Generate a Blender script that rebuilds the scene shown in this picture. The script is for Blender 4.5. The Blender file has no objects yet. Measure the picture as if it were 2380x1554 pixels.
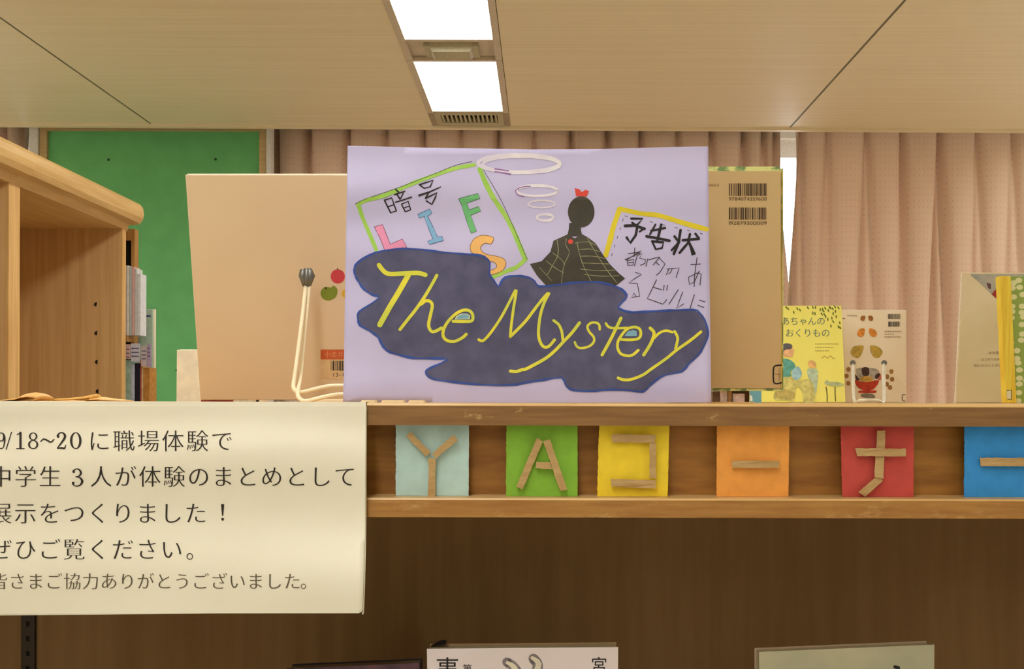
import bpy, bmesh, math, random
from mathutils import Vector, Matrix, geometry
random.seed(7)
SC = bpy.context.scene
COL = SC.collection
# ------------------------------------------------------------------ camera, world, exposure
F, CX, HY, EYE = 2100.0, 1263.0, 930.0, 1.4035
ROLL = 0.0024
R_ = Vector((math.cos(ROLL), 0, math.sin(ROLL))); U_ = Vector((-math.sin(ROLL), 0, math.cos(ROLL))); F_ = Vector((0, 1, 0))
CAM = Vector((0, 0, EYE))
cd = bpy.data.cameras.new('camera'); cam = bpy.data.objects.new('camera', cd); COL.objects.link(cam); SC.camera = cam
cd.sensor_width = 36; cd.lens = 36 * F / 2380
cd.shift_x = (1190 - CX) / 2380; cd.shift_y = (HY - 777) / 2380
cd.clip_start = 0.02
cam.matrix_world = Matrix(((R_.x, U_.x, -F_.x, 0), (R_.y, U_.y, -F_.y, 0), (R_.z, U_.z, -F_.z, EYE), (0, 0, 0, 1)))
world = bpy.data.worlds.new('daylight'); SC.world = world; world.use_nodes = True
world.node_tree.nodes['Background'].inputs[0].default_value = (0.95, 0.97, 1.0, 1)
world.node_tree.nodes['Background'].inputs[1].default_value = 5.0
LAMP_POWER = 10.7
LAMP_COL = (1.0, 0.995, 0.975)
SC.view_settings.view_transform = 'Standard'; SC.view_settings.look = 'None'
SC.view_settings.gamma = 1; SC.view_settings.use_curve_mapping = False
SC.view_settings.exposure = 0.0
SC.cycles.use_denoising = True
SC.cycles.max_bounces = 8; SC.cycles.diffuse_bounces = 5

def P(px, py, Y):
    return CAM + Y * (F_ + ((px - CX) / F) * R_ + ((HY - py) / F) * U_)
def XW(px, Y): return (px - CX) / F * Y
def ZW(py, Y): return EYE + (HY - py) / F * Y

# ------------------------------------------------------------------ materials
def lin(c):
    return tuple(((x / 255) / 12.92 if x / 255 <= 0.04045 else ((x / 255 + 0.055) / 1.055) ** 2.4) for x in c) + (1,)
def base_mat(name, rough=0.6, spec=0.3):
    m = bpy.data.materials.new(name); m.use_nodes = True
    b = m.node_tree.nodes['Principled BSDF']
    b.inputs['Roughness'].default_value = rough; b.inputs['Specular IOR Level'].default_value = spec
    return m, m.node_tree, b
def mottled(name, c1, c2=None, scale=(30, 30, 30), rough=0.6, spec=0.3, bump=0.0, detail=4, lo=0.35, hi=0.65, coat=0.0):
    """noise between two colours in object coordinates"""
    m, t, b = base_mat(name, rough, spec)
    if c2 is None: c2 = tuple(max(0, x * 0.94) for x in c1)
    tc = t.nodes.new('ShaderNodeTexCoord'); mp = t.nodes.new('ShaderNodeMapping'); mp.inputs['Scale'].default_value = scale
    n = t.nodes.new('ShaderNodeTexNoise'); n.inputs['Scale'].default_value = 1; n.inputs['Detail'].default_value = detail
    r = t.nodes.new('ShaderNodeValToRGB'); e = r.color_ramp.elements
    e[0].position = lo; e[1].position = hi; e[0].color = lin(c2); e[1].color = lin(c1)
    t.links.new(tc.outputs['Object'], mp.inputs[0]); t.links.new(mp.outputs[0], n.inputs['Vector'])
    t.links.new(n.outputs['Fac'], r.inputs[0]); t.links.new(r.outputs[0], b.inputs['Base Color'])
    if bump:
        bp = t.nodes.new('ShaderNodeBump'); bp.inputs['Strength'].default_value = bump; bp.inputs['Distance'].default_value = 0.002
        t.links.new(n.outputs['Fac'], bp.inputs['Height']); t.links.new(bp.outputs[0], b.inputs['Normal'])
    if coat: b.inputs['Coat Weight'].default_value = coat; b.inputs['Coat Roughness'].default_value = 0.15
    return m
def worn_wood(name, c1, c2, worn, scale, wscale, rough=0.5, w0=0.62, w1=0.7):
    m = mottled(name, c1, c2, scale, rough, 0.3, 0.15)
    t = m.node_tree; b = t.nodes['Principled BSDF']
    src = b.inputs['Base Color'].links[0].from_socket
    tc = t.nodes.new('ShaderNodeTexCoord'); mp = t.nodes.new('ShaderNodeMapping'); mp.inputs['Scale'].default_value = wscale
    n = t.nodes.new('ShaderNodeTexNoise'); n.inputs['Scale'].default_value = 1; n.inputs['Detail'].default_value = 6; n.inputs['Roughness'].default_value = 0.7
    r = t.nodes.new('ShaderNodeValToRGB'); r.color_ramp.elements[0].position = w0; r.color_ramp.elements[1].position = w1
    mx = t.nodes.new('ShaderNodeMix'); mx.data_type = 'RGBA'; mx.inputs['B'].default_value = lin(worn)
    t.links.new(tc.outputs['Object'], mp.inputs[0]); t.links.new(mp.outputs[0], n.inputs['Vector']); t.links.new(n.outputs['Fac'], r.inputs[0])
    t.links.new(r.outputs[0], mx.inputs['Factor']); t.links.new(src, mx.inputs['A']); t.links.new(mx.outputs['Result'], b.inputs['Base Color'])
    return m
def emit(name, col, s):
    m = bpy.data.materials.new(name); m.use_nodes = True; t = m.node_tree; t.nodes.clear()
    e = t.nodes.new('ShaderNodeEmission'); o = t.nodes.new('ShaderNodeOutputMaterial')
    e.inputs[0].default_value = (*col, 1); e.inputs[1].default_value = s; t.links.new(e.outputs[0], o.inputs[0])
    return m
def metal(name, c, rough=0.35):
    m, t, b = base_mat(name, rough, 0.5); b.inputs['Metallic'].default_value = 0.8
    n = t.nodes.new('ShaderNodeTexNoise'); n.inputs['Scale'].default_value = 60
    r = t.nodes.new('ShaderNodeValToRGB'); r.color_ramp.elements[0].color = lin(tuple(x * .9 for x in c)); r.color_ramp.elements[1].color = lin(c)
    t.links.new(n.outputs['Fac'], r.inputs[0]); t.links.new(r.outputs[0], b.inputs['Base Color']); return m
def flat(name, c, rough=0.6, var=0.95, sc=80):
    return mottled(name, c, tuple(x * var for x in c), (sc, sc, sc), rough, 0.3)

# ------------------------------------------------------------------ geometry helpers
def root_of(p):
    v = Vector((0, 0, 0))
    while p is not None: v = v + p.location; p = p.parent
    return v
def obj(name, verts, faces, mat, parent=None, smooth=False, mats=None, fm=None):
    me = bpy.data.meshes.new(name)
    off = root_of(parent)
    me.from_pydata([tuple(Vector(v) - off) for v in verts], [], faces)
    for m in (mats or [mat]): me.materials.append(m)
    if fm:
        for i, p in enumerate(me.polygons): p.material_index = fm[i]
    if smooth:
        for p in me.polygons: p.use_smooth = True
    o = bpy.data.objects.new(name, me); COL.objects.link(o); o.parent = parent
    return o
def tag(o, label, cat, group=None):
    o['label'] = label; o['category'] = cat
    if group: o['group'] = group
    return o
def thing(name, label, cat, loc, group=None):
    o = bpy.data.objects.new(name, None); COL.objects.link(o); o.location = loc; o.empty_display_size = .02
    return tag(o, label, cat, group)
def struct(o): o['kind'] = 'structure'; return o
BF = [(0, 3, 2, 1), (4, 5, 6, 7), (0, 1, 5, 4), (1, 2, 6, 5), (2, 3, 7, 6), (3, 0, 4, 7)]
def box_vf(x0, x1, y0, y1, z0, z1):
    return [(x0, y0, z0), (x1, y0, z0), (x1, y1, z0), (x0, y1, z0), (x0, y0, z1), (x1, y0, z1), (x1, y1, z1), (x0, y1, z1)], BF
def bevel(o, w, seg=2):
    me = o.data; bm = bmesh.new(); bm.from_mesh(me)
    bmesh.ops.bevel(bm, geom=bm.edges[:], offset=w, segments=seg, affect='EDGES', profile=0.6)
    bm.to_mesh(me); bm.free(); return o
def box(name, x0, x1, y0, y1, z0, z1, mat, parent=None, bev=0):
    v, f = box_vf(x0, x1, y0, y1, z0, z1); o = obj(name, v, f, mat, parent)
    if bev: bevel(o, bev)
    return o
def hexa(name, q, mat, parent=None, bev=0):
    """q: 8 points, bottom ring then top ring"""
    o = obj(name, q, BF, mat, parent)
    if bev: bevel(o, bev)
    return o
def joinvf(parts):
    V, Fc = [], []
    for v, f in parts:
        n = len(V); V += list(v); Fc += [tuple(i + n for i in ff) for ff in f]
    return V, Fc
def catmull(pts, n=6, closed=False):
    pts = [Vector(p) for p in pts]; out = []; N = len(pts)
    rng = range(N) if closed else range(N - 1)
    for i in rng:
        if closed: p0, p1, p2, p3 = pts[i - 1], pts[i], pts[(i + 1) % N], pts[(i + 2) % N]
        else: p0, p1, p2, p3 = pts[max(i - 1, 0)], pts[i], pts[i + 1], pts[min(i + 2, N - 1)]
        for k in range(n):
            t = k / n
            out.append(0.5 * ((2 * p1) + (p2 - p0) * t + (2 * p0 - 5 * p1 + 4 * p2 - p3) * t * t + (3 * p1 - p0 - 3 * p2 + p3) * t ** 3))
    if not closed: out.append(pts[-1])
    return out
def tube_vf(pts, r, seg=10, smooth_n=0, closed=False):
    if smooth_n: pts = catmull(pts, smooth_n)
    pts = [Vector(p) for p in pts]; V = []; Fc = []; n = len(pts); up = None
    for i, p in enumerate(pts):
        d = (pts[min(i + 1, n - 1)] - pts[max(i - 1, 0)]).normalized()
        if up is None: up = Vector((0, 0, 1)) if abs(d.z) < .9 else Vector((0, 1, 0))
        a = d.cross(up).normalized(); up = a.cross(d).normalized()
        rr = r[i] if isinstance(r, (list, tuple)) else r
        for k in range(seg):
            t = 2 * math.pi * k / seg; V.append(p + a * math.cos(t) * rr + up * math.sin(t) * rr)
    for i in range(n - 1):
        for k in range(seg):
            k2 = (k + 1) % seg; Fc.append((i * seg + k, i * seg + k2, (i + 1) * seg + k2, (i + 1) * seg + k))
    Fc.append(tuple(range(seg))[::-1]); Fc.append(tuple((n - 1) * seg + k for k in range(seg)))
    return V, Fc
def tube(name, pts, r, mat, parent=None, seg=10, smooth_n=0):
    v, f = tube_vf(pts, r, seg, smooth_n); return obj(name, v, f, mat, parent, smooth=True)

def depth_map(fn):
    """draw on a surface given as depth Y(px,py)"""
    return lambda x, y, off=0.0: P(x, y, fn(x, y) - off)
def plane_map(p0, n):
    p0 = Vector(p0); n = Vector(n).normalized()
    def f(x, y, off=0.0):
        d = P(x, y, 1.0) - CAM
        if n.dot(d) > 0: nn = -n
        else: nn = n
        t = (p0 + nn * off - CAM).dot(nn) / d.dot(nn)
        return CAM + d * t
    return f

_glyph = {}
def glyph(ch, thin=0.0):
    """outline of a character, em = 1; thin > 0 narrows level strokes more than upright ones, as a book face has them"""
    key = (ch, thin)
    if key in _glyph: return _glyph[key]
    c = bpy.data.curves.new('t', 'FONT'); c.body = ch; c.size = 1; c.resolution_u = 3
    o = bpy.data.objects.new('t', c); COL.objects.link(o)
    dg = bpy.context.evaluated_depsgraph_get(); o2 = o
    if thin:
        loops = []
        for sp in o.to_curve(dg).splines:
            bp = sp.bezier_points; L = []; n = len(bp)
            for i in range(n):
                a, b = bp[i], bp[(i + 1) % n]
                straight = (b.co - a.co).cross(a.handle_right - a.co).length < 1e-6 and (b.co - a.co).cross(b.handle_left - b.co).length < 1e-6
                L += [a.co.copy()] if straight else geometry.interpolate_bezier(a.co, a.handle_right, b.handle_left, b.co, 5)[:-1]
            q = []
            for p in L:
                if not q or (p - q[-1]).length > 1e-4: q.append(p)
            if len(q) > 1 and (q[0] - q[-1]).length < 1e-4: q.pop()
            if len(q) > 2: loops.append(q)
        area = lambda q: sum(q[i - 1].x * q[i].y - q[i].x * q[i - 1].y for i in range(len(q)))
        side = 1 if area(max(loops, key=lambda q: abs(area(q)))) > 0 else -1
        amt = lambda n: thin * (abs(n.y) ** 1.5) + thin * .1 * abs(n.x)
        cc = bpy.data.curves.new('t', 'CURVE'); cc.dimensions = '2D'; cc.fill_mode = 'BOTH'
        for q in loops:
            n = len(q); out = []
            for i in range(n):
                d1 = (q[i] - q[i - 1]).normalized(); d2 = (q[(i + 1) % n] - q[i]).normalized()
                n1 = Vector((-d1.y, d1.x, 0)) * side; n2 = Vector((-d2.y, d2.x, 0)) * side
                a1, a2 = amt(n1), amt(n2); det = n1.x * n2.y - n1.y * n2.x
                if abs(det) > .25: v = Vector(((a1 * n2.y - a2 * n1.y) / det, (n1.x * a2 - n2.x * a1) / det, 0))
                else: v = (n1 * a1 + n2 * a2) / 2
                if v.length > thin * 1.5: v = v.normalized() * thin * 1.5
                out.append(q[i] + v)
            sp = cc.splines.new('POLY'); sp.points.add(n - 1); sp.use_cyclic_u = True
            for i, p in enumerate(out): sp.points[i].co = (p.x, p.y, 0, 1)
        o.to_curve_clear()
        o2 = bpy.data.objects.new('t2', cc); COL.objects.link(o2)
    dg = bpy.context.evaluated_depsgraph_get(); dg.update()
    ev = o2.evaluated_get(dg); m = ev.to_mesh()
    v = [(p.co.x, p.co.y) for p in m.vertices]; f = [tuple(p.vertices) for p in m.polygons]
    ev.to_mesh_clear()
    bpy.data.objects.remove(o)
    if thin: bpy.data.objects.remove(o2)
    _glyph[key] = (v, f); return v, f

class Ink:
    """marks drawn in the plane of a sheet (sheet coordinates), later laid on its surface"""
    def __init__(s): s.v = []; s.f = []
    def add(s, v, f):
        n = len(s.v); s.v += list(v); s.f += [tuple(i + n for i in ff) for ff in f]; return s
    def fill(s, pts, grid=0, sm=0):
        if sm: pts = [(p.x, p.y) for p in catmull([(a, b, 0) for a, b in pts], sm, True)]
        bm = bmesh.new()
        vs = [bm.verts.new((a, b, 0)) for a, b in pts]
        for t in geometry.tessellate_polygon([[Vector((a, b, 0)) for a, b in pts]]):
            try: bm.faces.new([vs[i] for i in t])
            except ValueError: pass
        if grid:
            xs = [p[0] for p in pts]; ys = [p[1] for p in pts]
            for ax, lo, hi in ((0, min(xs), max(xs)), (1, min(ys), max(ys))):
                g = math.ceil(lo / grid) * grid
                while g < hi:
                    co = (g, 0, 0) if ax == 0 else (0, g, 0); no = (1, 0, 0) if ax == 0 else (0, 1, 0)
                    bmesh.ops.bisect_plane(bm, geom=bm.verts[:] + bm.edges[:] + bm.faces[:], plane_co=co, plane_no=no); g += grid
        bm.verts.index_update()
        s.add([(v.co.x, v.co.y) for v in bm.verts], [tuple(v.index for v in f.verts) for f in bm.faces]); bm.free(); return s
    def stroke(s, pts, w, sm=4, taper=None, jitter=0.0):
        p = catmull([(a, b, 0) for a, b in pts], sm) if sm and len(pts) > 2 else [Vector((a, b, 0)) for a, b in pts]
        # subdivide long segments
        q = [p[0]]
        for a, b in zip(p, p[1:]):
            k = max(1, int((b - a).length / 14))
            for i in range(1, k + 1): q.append(a.lerp(b, i / k))
        p = [q[0]] + [b for a, b in zip(q, q[1:]) if (b - a).length > 1e-5]
        n = len(p); V = []
        for i in range(n):
            d = (p[min(i + 1, n - 1)] - p[max(i - 1, 0)])
            if d.length < 1e-6: d = Vector((1, 0, 0))
            d.normalize(); nx, ny = -d.y, d.x
            t = i / max(1, n - 1)
            ww = w if not isinstance(w, (list, tuple)) else (w[int(t * (len(w) - 1))] + (w[min(len(w) - 1, int(t * (len(w) - 1)) + 1)] - w[int(t * (len(w) - 1))]) * ((t * (len(w) - 1)) % 1))
            ww *= 1 + random.uniform(-jitter, jitter)
            V += [(p[i].x + nx * ww / 2, p[i].y + ny * ww / 2), (p[i].x - nx * ww / 2, p[i].y - ny * ww / 2)]
        Fc = [(2 * i, 2 * i + 1, 2 * i + 3, 2 * i + 2) for i in range(n - 1)]
        s.add(V, Fc)
        w0 = w if not isinstance(w, (list, tuple)) else None
        if w0 and w0 > 3:
            for c in (p[0], p[-1]): s.fill([(c.x + w0 / 2.02 * math.cos(a * math.pi / 5), c.y + w0 / 2.02 * math.sin(a * math.pi / 5)) for a in range(10)])
        return s
    def ellipse(s, cx, cy, rx, ry, w=None, n=28, rot=0):
        pts = [(cx + rx * math.cos(t) * math.cos(rot) - ry * math.sin(t) * math.sin(rot), cy + rx * math.cos(t) * math.sin(rot) + ry * math.sin(t) * math.cos(rot)) for t in [2 * math.pi * i / n for i in range(n)]]
        if w: s.stroke(pts + [pts[0]], w, 0, jitter=.18)
        else: s.fill(pts)
        return s
    def rect(s, x0, y0, x1, y1, grid=0): return s.fill([(x0, y0), (x1, y0), (x1, y1), (x0, y1)], grid)
    def text(s, body, x0, base, pitch, adv=1.0, thin=0.0, shear=0, rot=0, sy=1.0):
        x = x0
        for ch in body:
            if ch != ' ':
                v, f = glyph(ch, thin)
                c, sn = math.cos(rot), math.sin(rot)
                s.add([(x + (a * c + b * sn * sy) * pitch, base - (b * c * sy - a * sn) * pitch) for a, b in v], f)
            x += pitch * adv
        return s
    def fit(s, body, x0, y0, x1, y1, mirror=False, thin=0.0):
        """text scaled into a box (y down)"""
        V = []; Fc = []; x = 0.0
        for ch in body:
            v, f = glyph(ch, thin); xs = [a for a, b in v] or [0]
            wide = ord(ch) > 0x2000
            n = len(V)
            if wide: V += [(x + a, b) for a, b in v]; x += 1.0
            else: V += [(x + a - min(xs), b) for a, b in v]; x += max(xs) - min(xs) + 0.09
            Fc += [tuple(i + n for i in q) for q in f]
        xa, xb = min(a for a, b in V), max(a for a, b in V); ya, yb = min(b for a, b in V), max(b for a, b in V)
        s.add([(x0 + (a - xa) / (xb - xa) * (x1 - x0), y1 - (b - ya) / (yb - ya) * (y1 - y0)) for a, b in V], Fc); return s
    def barcode(s, x0, y0, x1, y1, seed=1):
        r = random.Random(seed); x = x0
        u = (x1 - x0) / 60
        while x < x1:
            w = u * r.choice([1, 1, 2, 3]) * .8
            s.rect(x, y0, min(x + w, x1), y1); x += w + u * r.choice([.7, 1, 1.6])
        return s
    def build(s, name, mat, parent, mapf, off):
        o = obj(name, [mapf(a, b, off) for a, b in s.v], s.f, mat, parent)
        # faces must look at the viewer
        bm = bmesh.new(); bm.from_mesh(o.data)
        w = root_of(parent)
        for f in bm.faces:
            if f.normal.dot((f.calc_center_median() + w) - CAM) > 0: f.normal_flip()
        bm.to_mesh(o.data); bm.free()
        return o
def T(ox, oy, s, pts): return [(ox + x / s, oy + y / s) for x, y in pts]

# ------------------------------------------------------------------ shared materials
M = {}
M['ceil'] = mottled('ceiling board', (242, 228, 194), (234, 218, 182), (1.2, 90, 1), 0.55, 0.3, 0.02, 5, .3, .7)
M['joint'] = flat('ceiling joint', (128, 126, 104))
M['white_paint'] = flat('fixture paint', (214, 200, 176), 0.5)
M['grille'] = flat('grille plastic', (190, 182, 150), 0.5)
M['dark'] = flat('dark void', (28, 22, 16), 0.9)  # near-black, the shade inside holes and recesses put into the colour
M['lamp'] = emit('lamp diffuser', LAMP_COL, LAMP_POWER)
M['wall'] = flat('wall paint', (230, 226, 216), 0.8, .97, 5)
M['floor'] = mottled('floor boards', (226, 220, 206), (216, 208, 192), (2, 40, 2), 0.4)
M['green'] = mottled('green board', (114, 196, 126), (108, 188, 120), (12, 12, 12), 0.6, 0.3)
M['frame_w'] = mottled('board frame wood', (206, 180, 134), (194, 166, 120), (4, 4, 60), 0.5)
M['alu'] = flat('pale aluminium', (236, 236, 234), 0.35)
M['lightwood'] = mottled('light bookcase wood', (226, 190, 126), (210, 170, 106), (60, 5, 60), 0.38, 0.4, 0.03, 5)
M['lightwood_v'] = mottled('light bookcase edge', (228, 188, 124), (210, 166, 100), (60, 60, 4), 0.4, 0.4)
M['panelwood'] = mottled('bookcase panel wood', (214, 178, 124), (198, 160, 106), (70, 70, 2.5), 0.5, 0.3, 0.03, 6)
M['rail'] = worn_wood('worn upper rail', (146, 108, 64), (128, 93, 53), (192, 158, 104), (12, 60, 180), (22, 40, 45))
M['rail_low'] = worn_wood('worn lower rail', (176, 130, 68), (156, 108, 52), (198, 158, 100), (12, 60, 140), (18, 40, 60), w0=.55, w1=.75)  # same wood as the upper rail, its stronger light put into the colour
M['topwood'] = mottled('shelf top wood', (226, 190, 130), (206, 166, 106), (5, 90, 90), 0.35, 0.4, 0.02)
M['fascia'] = worn_wood('fascia board', (176, 124, 56), (150, 100, 44), (182, 134, 70), (14, 60, 90), (26, 30, 60), w0=.66, w1=.74)
M['back'] = mottled('shelf back board', (144, 112, 72), (136, 104, 65), (50, 50, 3), 0.7, 0.2, 0.02, 6)
M['wire'] = flat('cream coated wire', (250, 236, 200), 0.35, .99)
M['rubber'] = metal('grey rubber tip', (130, 130, 124), 0.4)
M['card'] = mottled('cardboard', (196, 166, 116), (184, 152, 102), (60, 60, 200), 0.8, 0.1, 0.05)
M['page'] = mottled('page edges', (246, 238, 214), (226, 214, 184), (20, 900, 20), 0.8, 0.1)
M['ink'] = flat('black ink', (34, 30, 30), 0.6)
M['soft_ink'] = flat('dark grey ink', (48, 41, 35), 0.6)
M['pencil'] = flat('felt pen ink', (84, 72, 82), 0.7)
M['clear'] = flat('pale plastic', (232, 226, 206), 0.25)

# ------------------------------------------------------------------ room
HC = EYE + 1.25           # ceiling height
YC = 4.10                 # far edge of the ceiling boards
X0, X1, Y0, Y1 = -4.7, 4.2, -3.6, 4.46
struct(box('floor', X0, X1, Y0, Y1, -0.1, 0, M['floor']))
struct(box('wall_left', X0 - .1, X0, Y0, Y1, 0, 2.95, M['wall']))
struct(box('wall_right', X1, X1 + .1, Y0, Y1, 0, 2.95, M['wall']))
struct(box('wall_front', X0 - .1, X1 + .1, Y0 - .1, Y0, 0, 2.95, M['wall']))
ceil = struct(box('ceiling', X0 - .1, X1 + .1, Y0 - .1, Y1 + .2, HC + .20, HC + .26, M['wall']))
SLOPE = -0.011            # the window wall runs a touch askew to the ceiling joints
def yc(x): return YC - SLOPE * (x + 2.0)
CHX = [-3.24, -0.33, 2.58]
def ceil_piece(xa, xb):
    za, zb = HC, HC + .02
    q = [(xa, Y0, za), (xb, Y0, za), (xb, yc(xb), za), (xa, yc(xa), za), (xa, Y0, zb), (xb, Y0, zb), (xb, yc(xb), zb), (xa, yc(xa), zb)]
    hexa('ceiling_panel', q, M['ceil'], ceil)
xs = [X0] 
for c in CHX:
    j = c - 1.455
    if j > X0: ceil_piece(xs[-1], j - .005) if xs[-1] < j - .01 else None; xs.append(j + .005)
    ceil_piece(xs[-1], c - .178); xs.append(c + .178)
ceil_piece(xs[-1], 2.58 + 1.455 - .005)
for j in [c - 1.455 for c in CHX[1:]] + [2.58 + 1.455]:
    box('joint_strip', j - .006, j + .006, Y0, yc(j), HC + .002, HC + .015, M['joint'], ceil)
# lip along the far edge of the ceiling and curtain recess
q = []
for z in (HC - .012, HC + .10):
    q += [(X0, yc(X0), z), (X1, yc(X1), z), (X1, yc(X1) + .025, z), (X0, yc(X0) + .025, z)]
struct(hexa('trim_1', q, M['ceil']))

# light channels
dev_n = 0
def channel(cx, segs, where, group, first):
    z0 = HC
    w = .152
    for k, (ya, yb) in enumerate(segs):
        t = thing('ceiling_light', first[k] if first else f'ceiling light panel in the {where}', 'light', (cx, (ya + yb) / 2, HC + .02), group)
        parts = [box_vf(cx - w - .024, cx - w, ya, yb, HC - .004, HC + .03), box_vf(cx + w, cx + w + .024, ya, yb, HC - .004, HC + .03),
                 box_vf(cx - w, cx + w, ya, ya + .018, HC - .002, HC + .03), box_vf(cx - w, cx + w, yb - .018, yb, HC - .002, HC + .03)]
        v, f = joinvf(parts); obj('frame', v, f, M['white_paint'], t)
        rc = .010 if cx == -.33 else .085      # outer diffusers sunk deep, added to keep grazing light off the upper curtains
        box('diffuser', cx - w, cx + w, ya + .018, yb - .018, HC + rc, HC + rc + .008, M['lamp'], t)
        if rc > .05: 
            for side in (-1, 1): box('cutoff_plate', cx + side * (w + .006) - .004, cx + side * (w + .006) + .004, ya, yb, HC + .03, HC + .12, M['white_paint'], t)  # unseen side plates added to cut off the lamp's grazing light
        box('housing', cx - w - .02, cx + w + .02, ya, yb, HC + rc + .02, HC + rc + .09, M['white_paint'], t)
channel(-.33, [(3.317, 3.924), (0.75, 3.147), (-1.7, 0.55), (-3.5, -1.9)], 'middle row', 'ceiling light panels in the middle row',
        ['short white ceiling light panel nearest the curtains, between detector plate and vent grille',
         'long white ceiling light panel cut by the top edge of the photo',
         'ceiling light panel above the camera', 'ceiling light panel behind the camera'])
channel(-3.24, [(2.4, 3.9), (-0.4, 1.8), (-3.3, -1.2)], 'left row', 'ceiling light panels in the left row', ['left-hand ceiling light panel nearest the curtains, outside the photo', 'left-hand ceiling light panel level with the shelf, outside the photo', 'left-hand ceiling light panel behind the camera'])
channel(2.58, [(2.4, 3.9), (-0.4, 1.8), (-3.3, -1.2)], 'right row', 'ceiling light panels in the right row', ['right-hand ceiling light panel nearest the curtains, outside the photo', 'right-hand ceiling light panel level with the shelf, outside the photo', 'right-hand ceiling light panel behind the camera'])
# detector plate between the panels
t = thing('ceiling_plate', 'cream service plate with a raised cover between the two ceiling light panels', 'ceiling fitting', (-.33, 3.23, HC + .02))
box('base_plate', -.482, -.178, 3.150, 3.314, HC + .012, HC + .03, M['white_paint'], t)
for xx in (-.506, -.178): box('side_rail', xx, xx + .024, 3.150, 3.314, HC - .004, HC + .03, M['white_paint'], t)
a, b2, c2, d = -.425, -.235, 3.185, 3.285
hexa('raised_cover', [(a + .03, c2 + .012, HC - .018), (b2 - .03, c2 + .012, HC - .018), (b2 - .03, d - .012, HC - .018), (a + .03, d - .012, HC - .018),
                      (a, c2, HC + .013), (b2, c2, HC + .013), (b2, d, HC + .013), (a, d, HC + .013)], M['grille'], t)
for xx in (a - .002, b2 - .018): box('clip', xx, xx + .02, c2, d, HC - .006, HC + .013, M['grille'], t, .003)
# vent
t = thing('ceiling_vent', 'narrow cream ceiling vent grille with dark slots beside the curtains', 'vent', (-.33, 4.0, HC + .02))
ya, yb = 3.928, yc(-.33) - .004
v, f = joinvf([box_vf(-.48, -.18, ya, ya + .028, HC - .003, HC + .02), box_vf(-.48, -.18, yb - .05, yb, HC - .003, HC + .02),
               box_vf(-.48, -.455, ya + .028, yb - .05, HC - .003, HC + .02), box_vf(-.205, -.18, ya + .028, yb - .05, HC - .003, HC + .02)])
obj('frame', v, f, M['grille'], t)
M['strip'] = flat('grey strip', (168, 154, 128))
for xx in (-.508, -.18): box('side_strip', xx, xx + .028, ya, yb, HC - .001, HC + .02, M['strip'], t)
box('cavity', -.48, -.18, ya, yb, HC + .03, HC + .05, M['dark'], t)
for k in range(13):
    x = -.452 + k * .0195; box('slat', x, x + .009, ya + .02, yb - .04, HC - .001, HC + .018, M['grille'], t)

# window wall
def wy(x): return 4.42 - SLOPE * (x + 2.0)
def wallbox(name, xa, xb, za, zb, d0, d1, mat, parent=None):
    q = []
    for z in (za, zb): q += [(xa, wy(xa) + d0, z), (xb, wy(xb) + d0, z), (xb, wy(xb) + d1, z), (xa, wy(xa) + d1, z)]
    return hexa(name, q, mat, parent)
GX0, GX1 = XW(60, 4.3), XW(640, 4.3)
wb = struct(wallbox('wall_back', X0, X1, 0, .85, .05, .2, M['wall']))
wallbox('upper_wall', X0, X1, HC + .06, HC + .22, .05, .2, M['wall'], wb)
wallbox('pier', GX0 - .02, GX1 + .02, .85, HC + .06, .05, .2, M['wall'], wb)
wallbox('end_pier', X0, X0 + .3, .85, HC + .06, .05, .2, M['wall'], wb)
wallbox('end_pier', X1 - .3, X1, .85, HC + .06, .05, .2, M['wall'], wb)
glass, tt, gb = base_mat('window glass', 0.02, 0.5); gb.inputs['Transmission Weight'].default_value = 1; gb.inputs['IOR'].default_value = 1.02
nn = tt.nodes.new('ShaderNodeTexNoise'); nn.inputs['Scale'].default_value = .5; cr = tt.nodes.new('ShaderNodeValToRGB')
cr.color_ramp.elements[0].color = (.97, .98, .98, 1); cr.color_ramp.elements[1].color = (1, 1, 1, 1)
tt.links.new(nn.outputs[0], cr.inputs[0]); tt.links.new(cr.outputs[0], gb.inputs['Base Color'])
def window(n, xa, xb, k):
    w = struct(wallbox(f'window_{n}', xa, xb, .85, .90, .08, .14, M['alu']))
    wallbox('top_rail', xa, xb, HC - .03, HC + .06, .08, .14, M['alu'], w)
    for i in range(k + 1):
        x = xa + (xb - xa) * i / k; x = min(max(x, xa + .025), xb - .025)
        wallbox('stile', x - .025, x + .025, .90, HC - .03, .08, .14, M['alu'], w)
    wallbox('pane', xa, xb, .90, HC - .03, .105, .111, glass, w)
window(1, X0 + .3, GX0 - .02, 2); window(2, GX1 + .02, X1 - .3, 3)

# slab added outside over the windows, to keep sky light off the upper curtains
struct(box('trim_4', X0, X1, 4.68, 5.5, HC + .02, HC + .12, M['wall']))

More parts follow.
